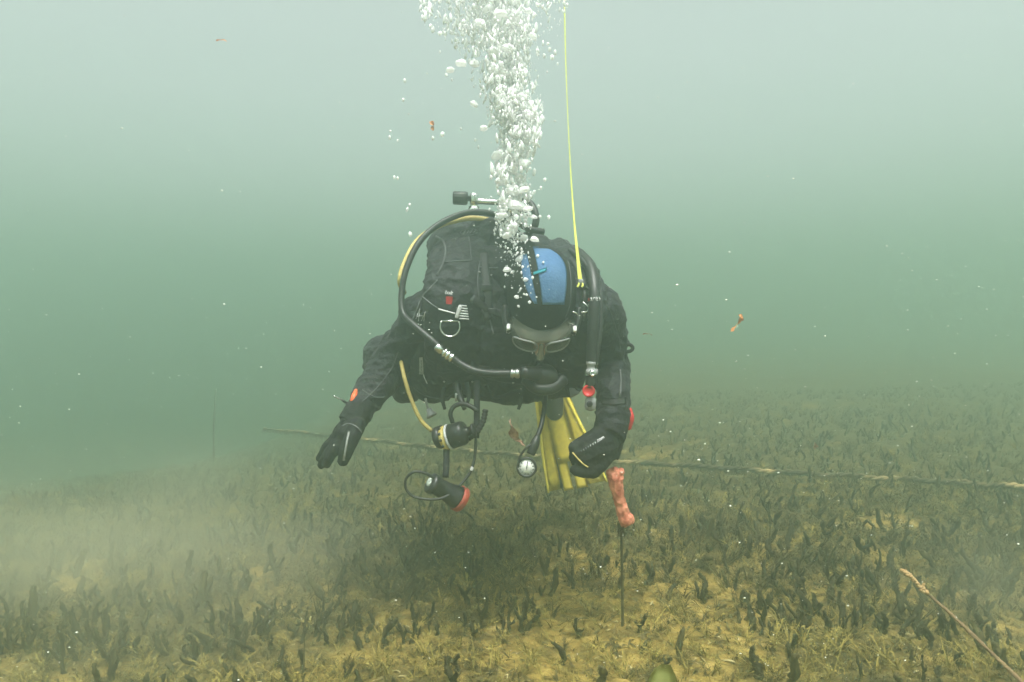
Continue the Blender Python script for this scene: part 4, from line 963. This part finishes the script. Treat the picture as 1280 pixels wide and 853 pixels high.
for k in range(11500):
    if rnd.random() < .84:
        cx, cyy, sx, sy, dY = rnd.choice(clusters); x, y = rnd.gauss(cx, sx), rnd.gauss(cyy, sy); Y0 = dY
    else:
        y = -58+rnd.random()**1.6*430; c, w = plume(y); x = c+rnd.gauss(0, .48)*w; Y0 = rnd.gauss(0, .06)
    if y > 395: continue
    c, w = plume(y)
    if abs(x-c) > w*1.08: continue
    if y > 300 and rnd.random() < .55: continue
    p = at(x, y, plume_depth(y)+Y0*.9+rnd.gauss(0, .02)+(0 if y < 290 else .0)); a, f = rnd.choice(src)
    s = .0009+.0046*rnd.random()**3.4; st_ = rnd.uniform(1.1, 3.6) if y < 250 else rnd.uniform(.8, 1.9)
    if y > 290: s *= .75
    tl2 = rnd.gauss(0, .25)
    q = a*np.array((s, s, s*st_)); q = np.stack([q[:, 0]+q[:, 2]*tl2, q[:, 1], q[:, 2]], 1)+np.array(p)
    V.append(q); Fc += [tuple(i+off for i in g) for g in f]; off += len(q)
me = bpy.data.meshes.new('bubble_plume'); me.from_pydata(np.concatenate(V).tolist(), [], Fc); me.shade_smooth()
tag(link('bubble_plume', me, None, bub), 'dense white plume of small exhaled bubbles rising above the diver', None, None, 'stuff')
def bubble(x, y, Y, r, kind, label, sx=1, sz=1):
    o = bpy.data.objects.new('air_bubble', rnd.choice(caps if kind else beads)); col.objects.link(o)
    o.location = at(x, y, Y); s = r*Y/F; o.scale = (s*sx, s, s*sz); o.rotation_euler = (rnd.gauss(0, .2), rnd.gauss(0, .25), rnd.uniform(0, 6.28))
    return tag(o, label, 'bubble', 'large air bubbles')
def cap_label(x, y, r):
    c, w = plume(y); side = 'on its valve-knob side' if x < c-.22*w else 'on its yellow-line side' if x > c+.22*w else 'in its middle'
    band = 'at the very top' if y < 40 else 'near the top' if y < 75 else 'in the upper part' if y < 110 else 'halfway up' if y < 150 else 'in the lower part' if y < 215 else 'just above the valve' if y < 250 else 'in front of the valve' if y < 275 else 'just above the hood'
    return f"{'big' if r > 7 else 'medium' if r > 5.5 else 'small'} lumpy white bubble {band} of the plume, {side}" if 'valve' not in band and 'hood' not in band else f"{'big' if r > 7 else 'medium' if r > 5.5 else 'small'} lumpy white bubble {band}, {side.replace('its', 'the plume') if 'middle' in side else side.replace('its', 'the')}"
for (x, y, r) in ((577, 80, 6), (593, 81, 7), (563, 88, 5), (592, 131, 5), (630, 132, 8), (640, 128, 5), (605, 161, 5), (622, 195, 7), (656, 205, 8), (628, 228, 9), (640, 240, 9), (655, 238, 6), (617, 66, 9), (632, 62, 8), (666, 46, 5), (600, 30, 7), (625, 20, 10), (642, 24, 8), (610, 12, 8), (660, 15, 6), (640, 95, 8), (628, 92, 7), (615, 88, 6), (652, 122, 6), (645, 160, 5), (662, 142, 5), (640, 215, 7), (648, 222, 6), (634, 254, 8), (645, 258, 9), (660, 262, 6), (667, 272, 5), (628, 270, 6), (640, 286, 7), (634, 295, 6), (655, 298, 5), (668, 300, 6)):
    bubble(x, y, plume_depth(y)+rnd.uniform(-.05, .0), r*rnd.uniform(.8, 1.05), True, cap_label(x, y, r), 1.15, .8)
hd = 'white air bubble just beside or on the hood under the plume'
for (x, y, r) in ((650, 325, 7), (634, 338, 6), (641, 341, 4), (629, 345, 4), (657, 350, 4), (646, 372, 4), (662, 378, 3), (655, 368, 2), (648, 383, 2.5), (672, 320, 3), (679, 328, 2), (630, 352, 2.5), (640, 360, 2)):
    q = on(bvh_of(hood), x, y, .004); bubble(x, y, (q.y if q else 1.82)-.004, r*.85, r > 3.5, hd, 1, .9)
def stray_label(x, y, r):
    side = 'on the yellow-line side of the plume' if x > plume(y)[0] else 'on the valve-knob side of the plume'
    if abs(x-plume(y)[0]) > 1.9*plume(y)[1]: side = 'well clear of the plume toward the open water'
    band = 'near the frame top' if y < 50 else 'below the plume\'s wide top' if y < 85 else 'high up' if y < 130 else 'midway up' if y < 180 else 'above the valve knob' if y < 240 else 'level with the valve'
    return f"{'tiny' if r < 1.7 else 'small' if r < 2.3 else 'larger'} stray bubble {band} {side}"
for (x, y, r) in ((506, 101, 2.2), (504, 125, 2), (488, 164, 1.6), (487, 172, 2), (497, 176, 1.4), (493, 222, 2), (497, 223, 1.8), (512, 256, 2), (509, 262, 2.2), (513, 293, 2.6), (553, 168, 3.4), (541, 173, 2), (576, 161, 1.5), (594, 175, 1.6), (598, 184, 1.6), (687, 62, 2.4), (690, 72, 3), (680, 70, 2.4), (694, 66, 2.4), (672, 68, 2.4), (685, 55, 2), (697, 80, 1.6), (684, 90, 1.4), (675, 271, 2.4), (673, 258, 2), (668, 240, 2.2), (676, 235, 2), (686, 272, 2.6), (681, 225, 2.4), (662, 232, 2.4), (528, 22, 2.4), (535, 15, 2.4), (541, 38, 3), (550, 42, 3), (556, 42, 3), (564, 41, 3), (531, 12, 1.6), (570, 60, 1.6), (550, 65, 1.5), (565, 100, 1.5), (558, 94, 2)):
    bubble(x, y, 1.84+rnd.uniform(-.08, .1), r, False, stray_label(x, y, r), .9, rnd.uniform(1, 1.7))
# drifting specks caught by the light
sp_m = pmat('speck', (.85, .86, .80), (.65, .65, .55), .8, 300)
V, Fc, off = [], [], 0
ico = bmesh.new(); bmesh.ops.create_icosphere(ico, subdivisions=1, radius=1); ia = np.array([v.co[:] for v in ico.verts]); jf = [tuple(v.index for v in f.verts) for f in ico.faces]; ico.free()
for k in range(2300):
    Y = .7+rnd.random()**.8*3.6; x = rnd.uniform(-40, 1320); y = (rnd.random()**.75)*860
    if x < 500 and rnd.random() < .45: continue
    p = at(x, y, Y)
    if p.z < gz(p.x, p.y)+.01 or (Y > 1.7 and 500 < x < 790 and 250 < y < 500): continue
    s = Y/F*(.36+.75*rnd.random()**2.6)*(1.25 if rnd.random() < .05 else .85)
    q = ia*np.array((s*rnd.uniform(.7, 1.9), s, s*rnd.uniform(.6, 1.2)))+np.array(p)
    V.append(q); Fc += [tuple(i+off for i in g) for g in jf]; off += len(q)
me = bpy.data.meshes.new('suspended_specks'); me.from_pydata(np.concatenate(V).tolist(), [], Fc)
tag(link('suspended_specks', me, None, sp_m), 'tiny pale specks drifting everywhere in the water', None, None, 'stuff')
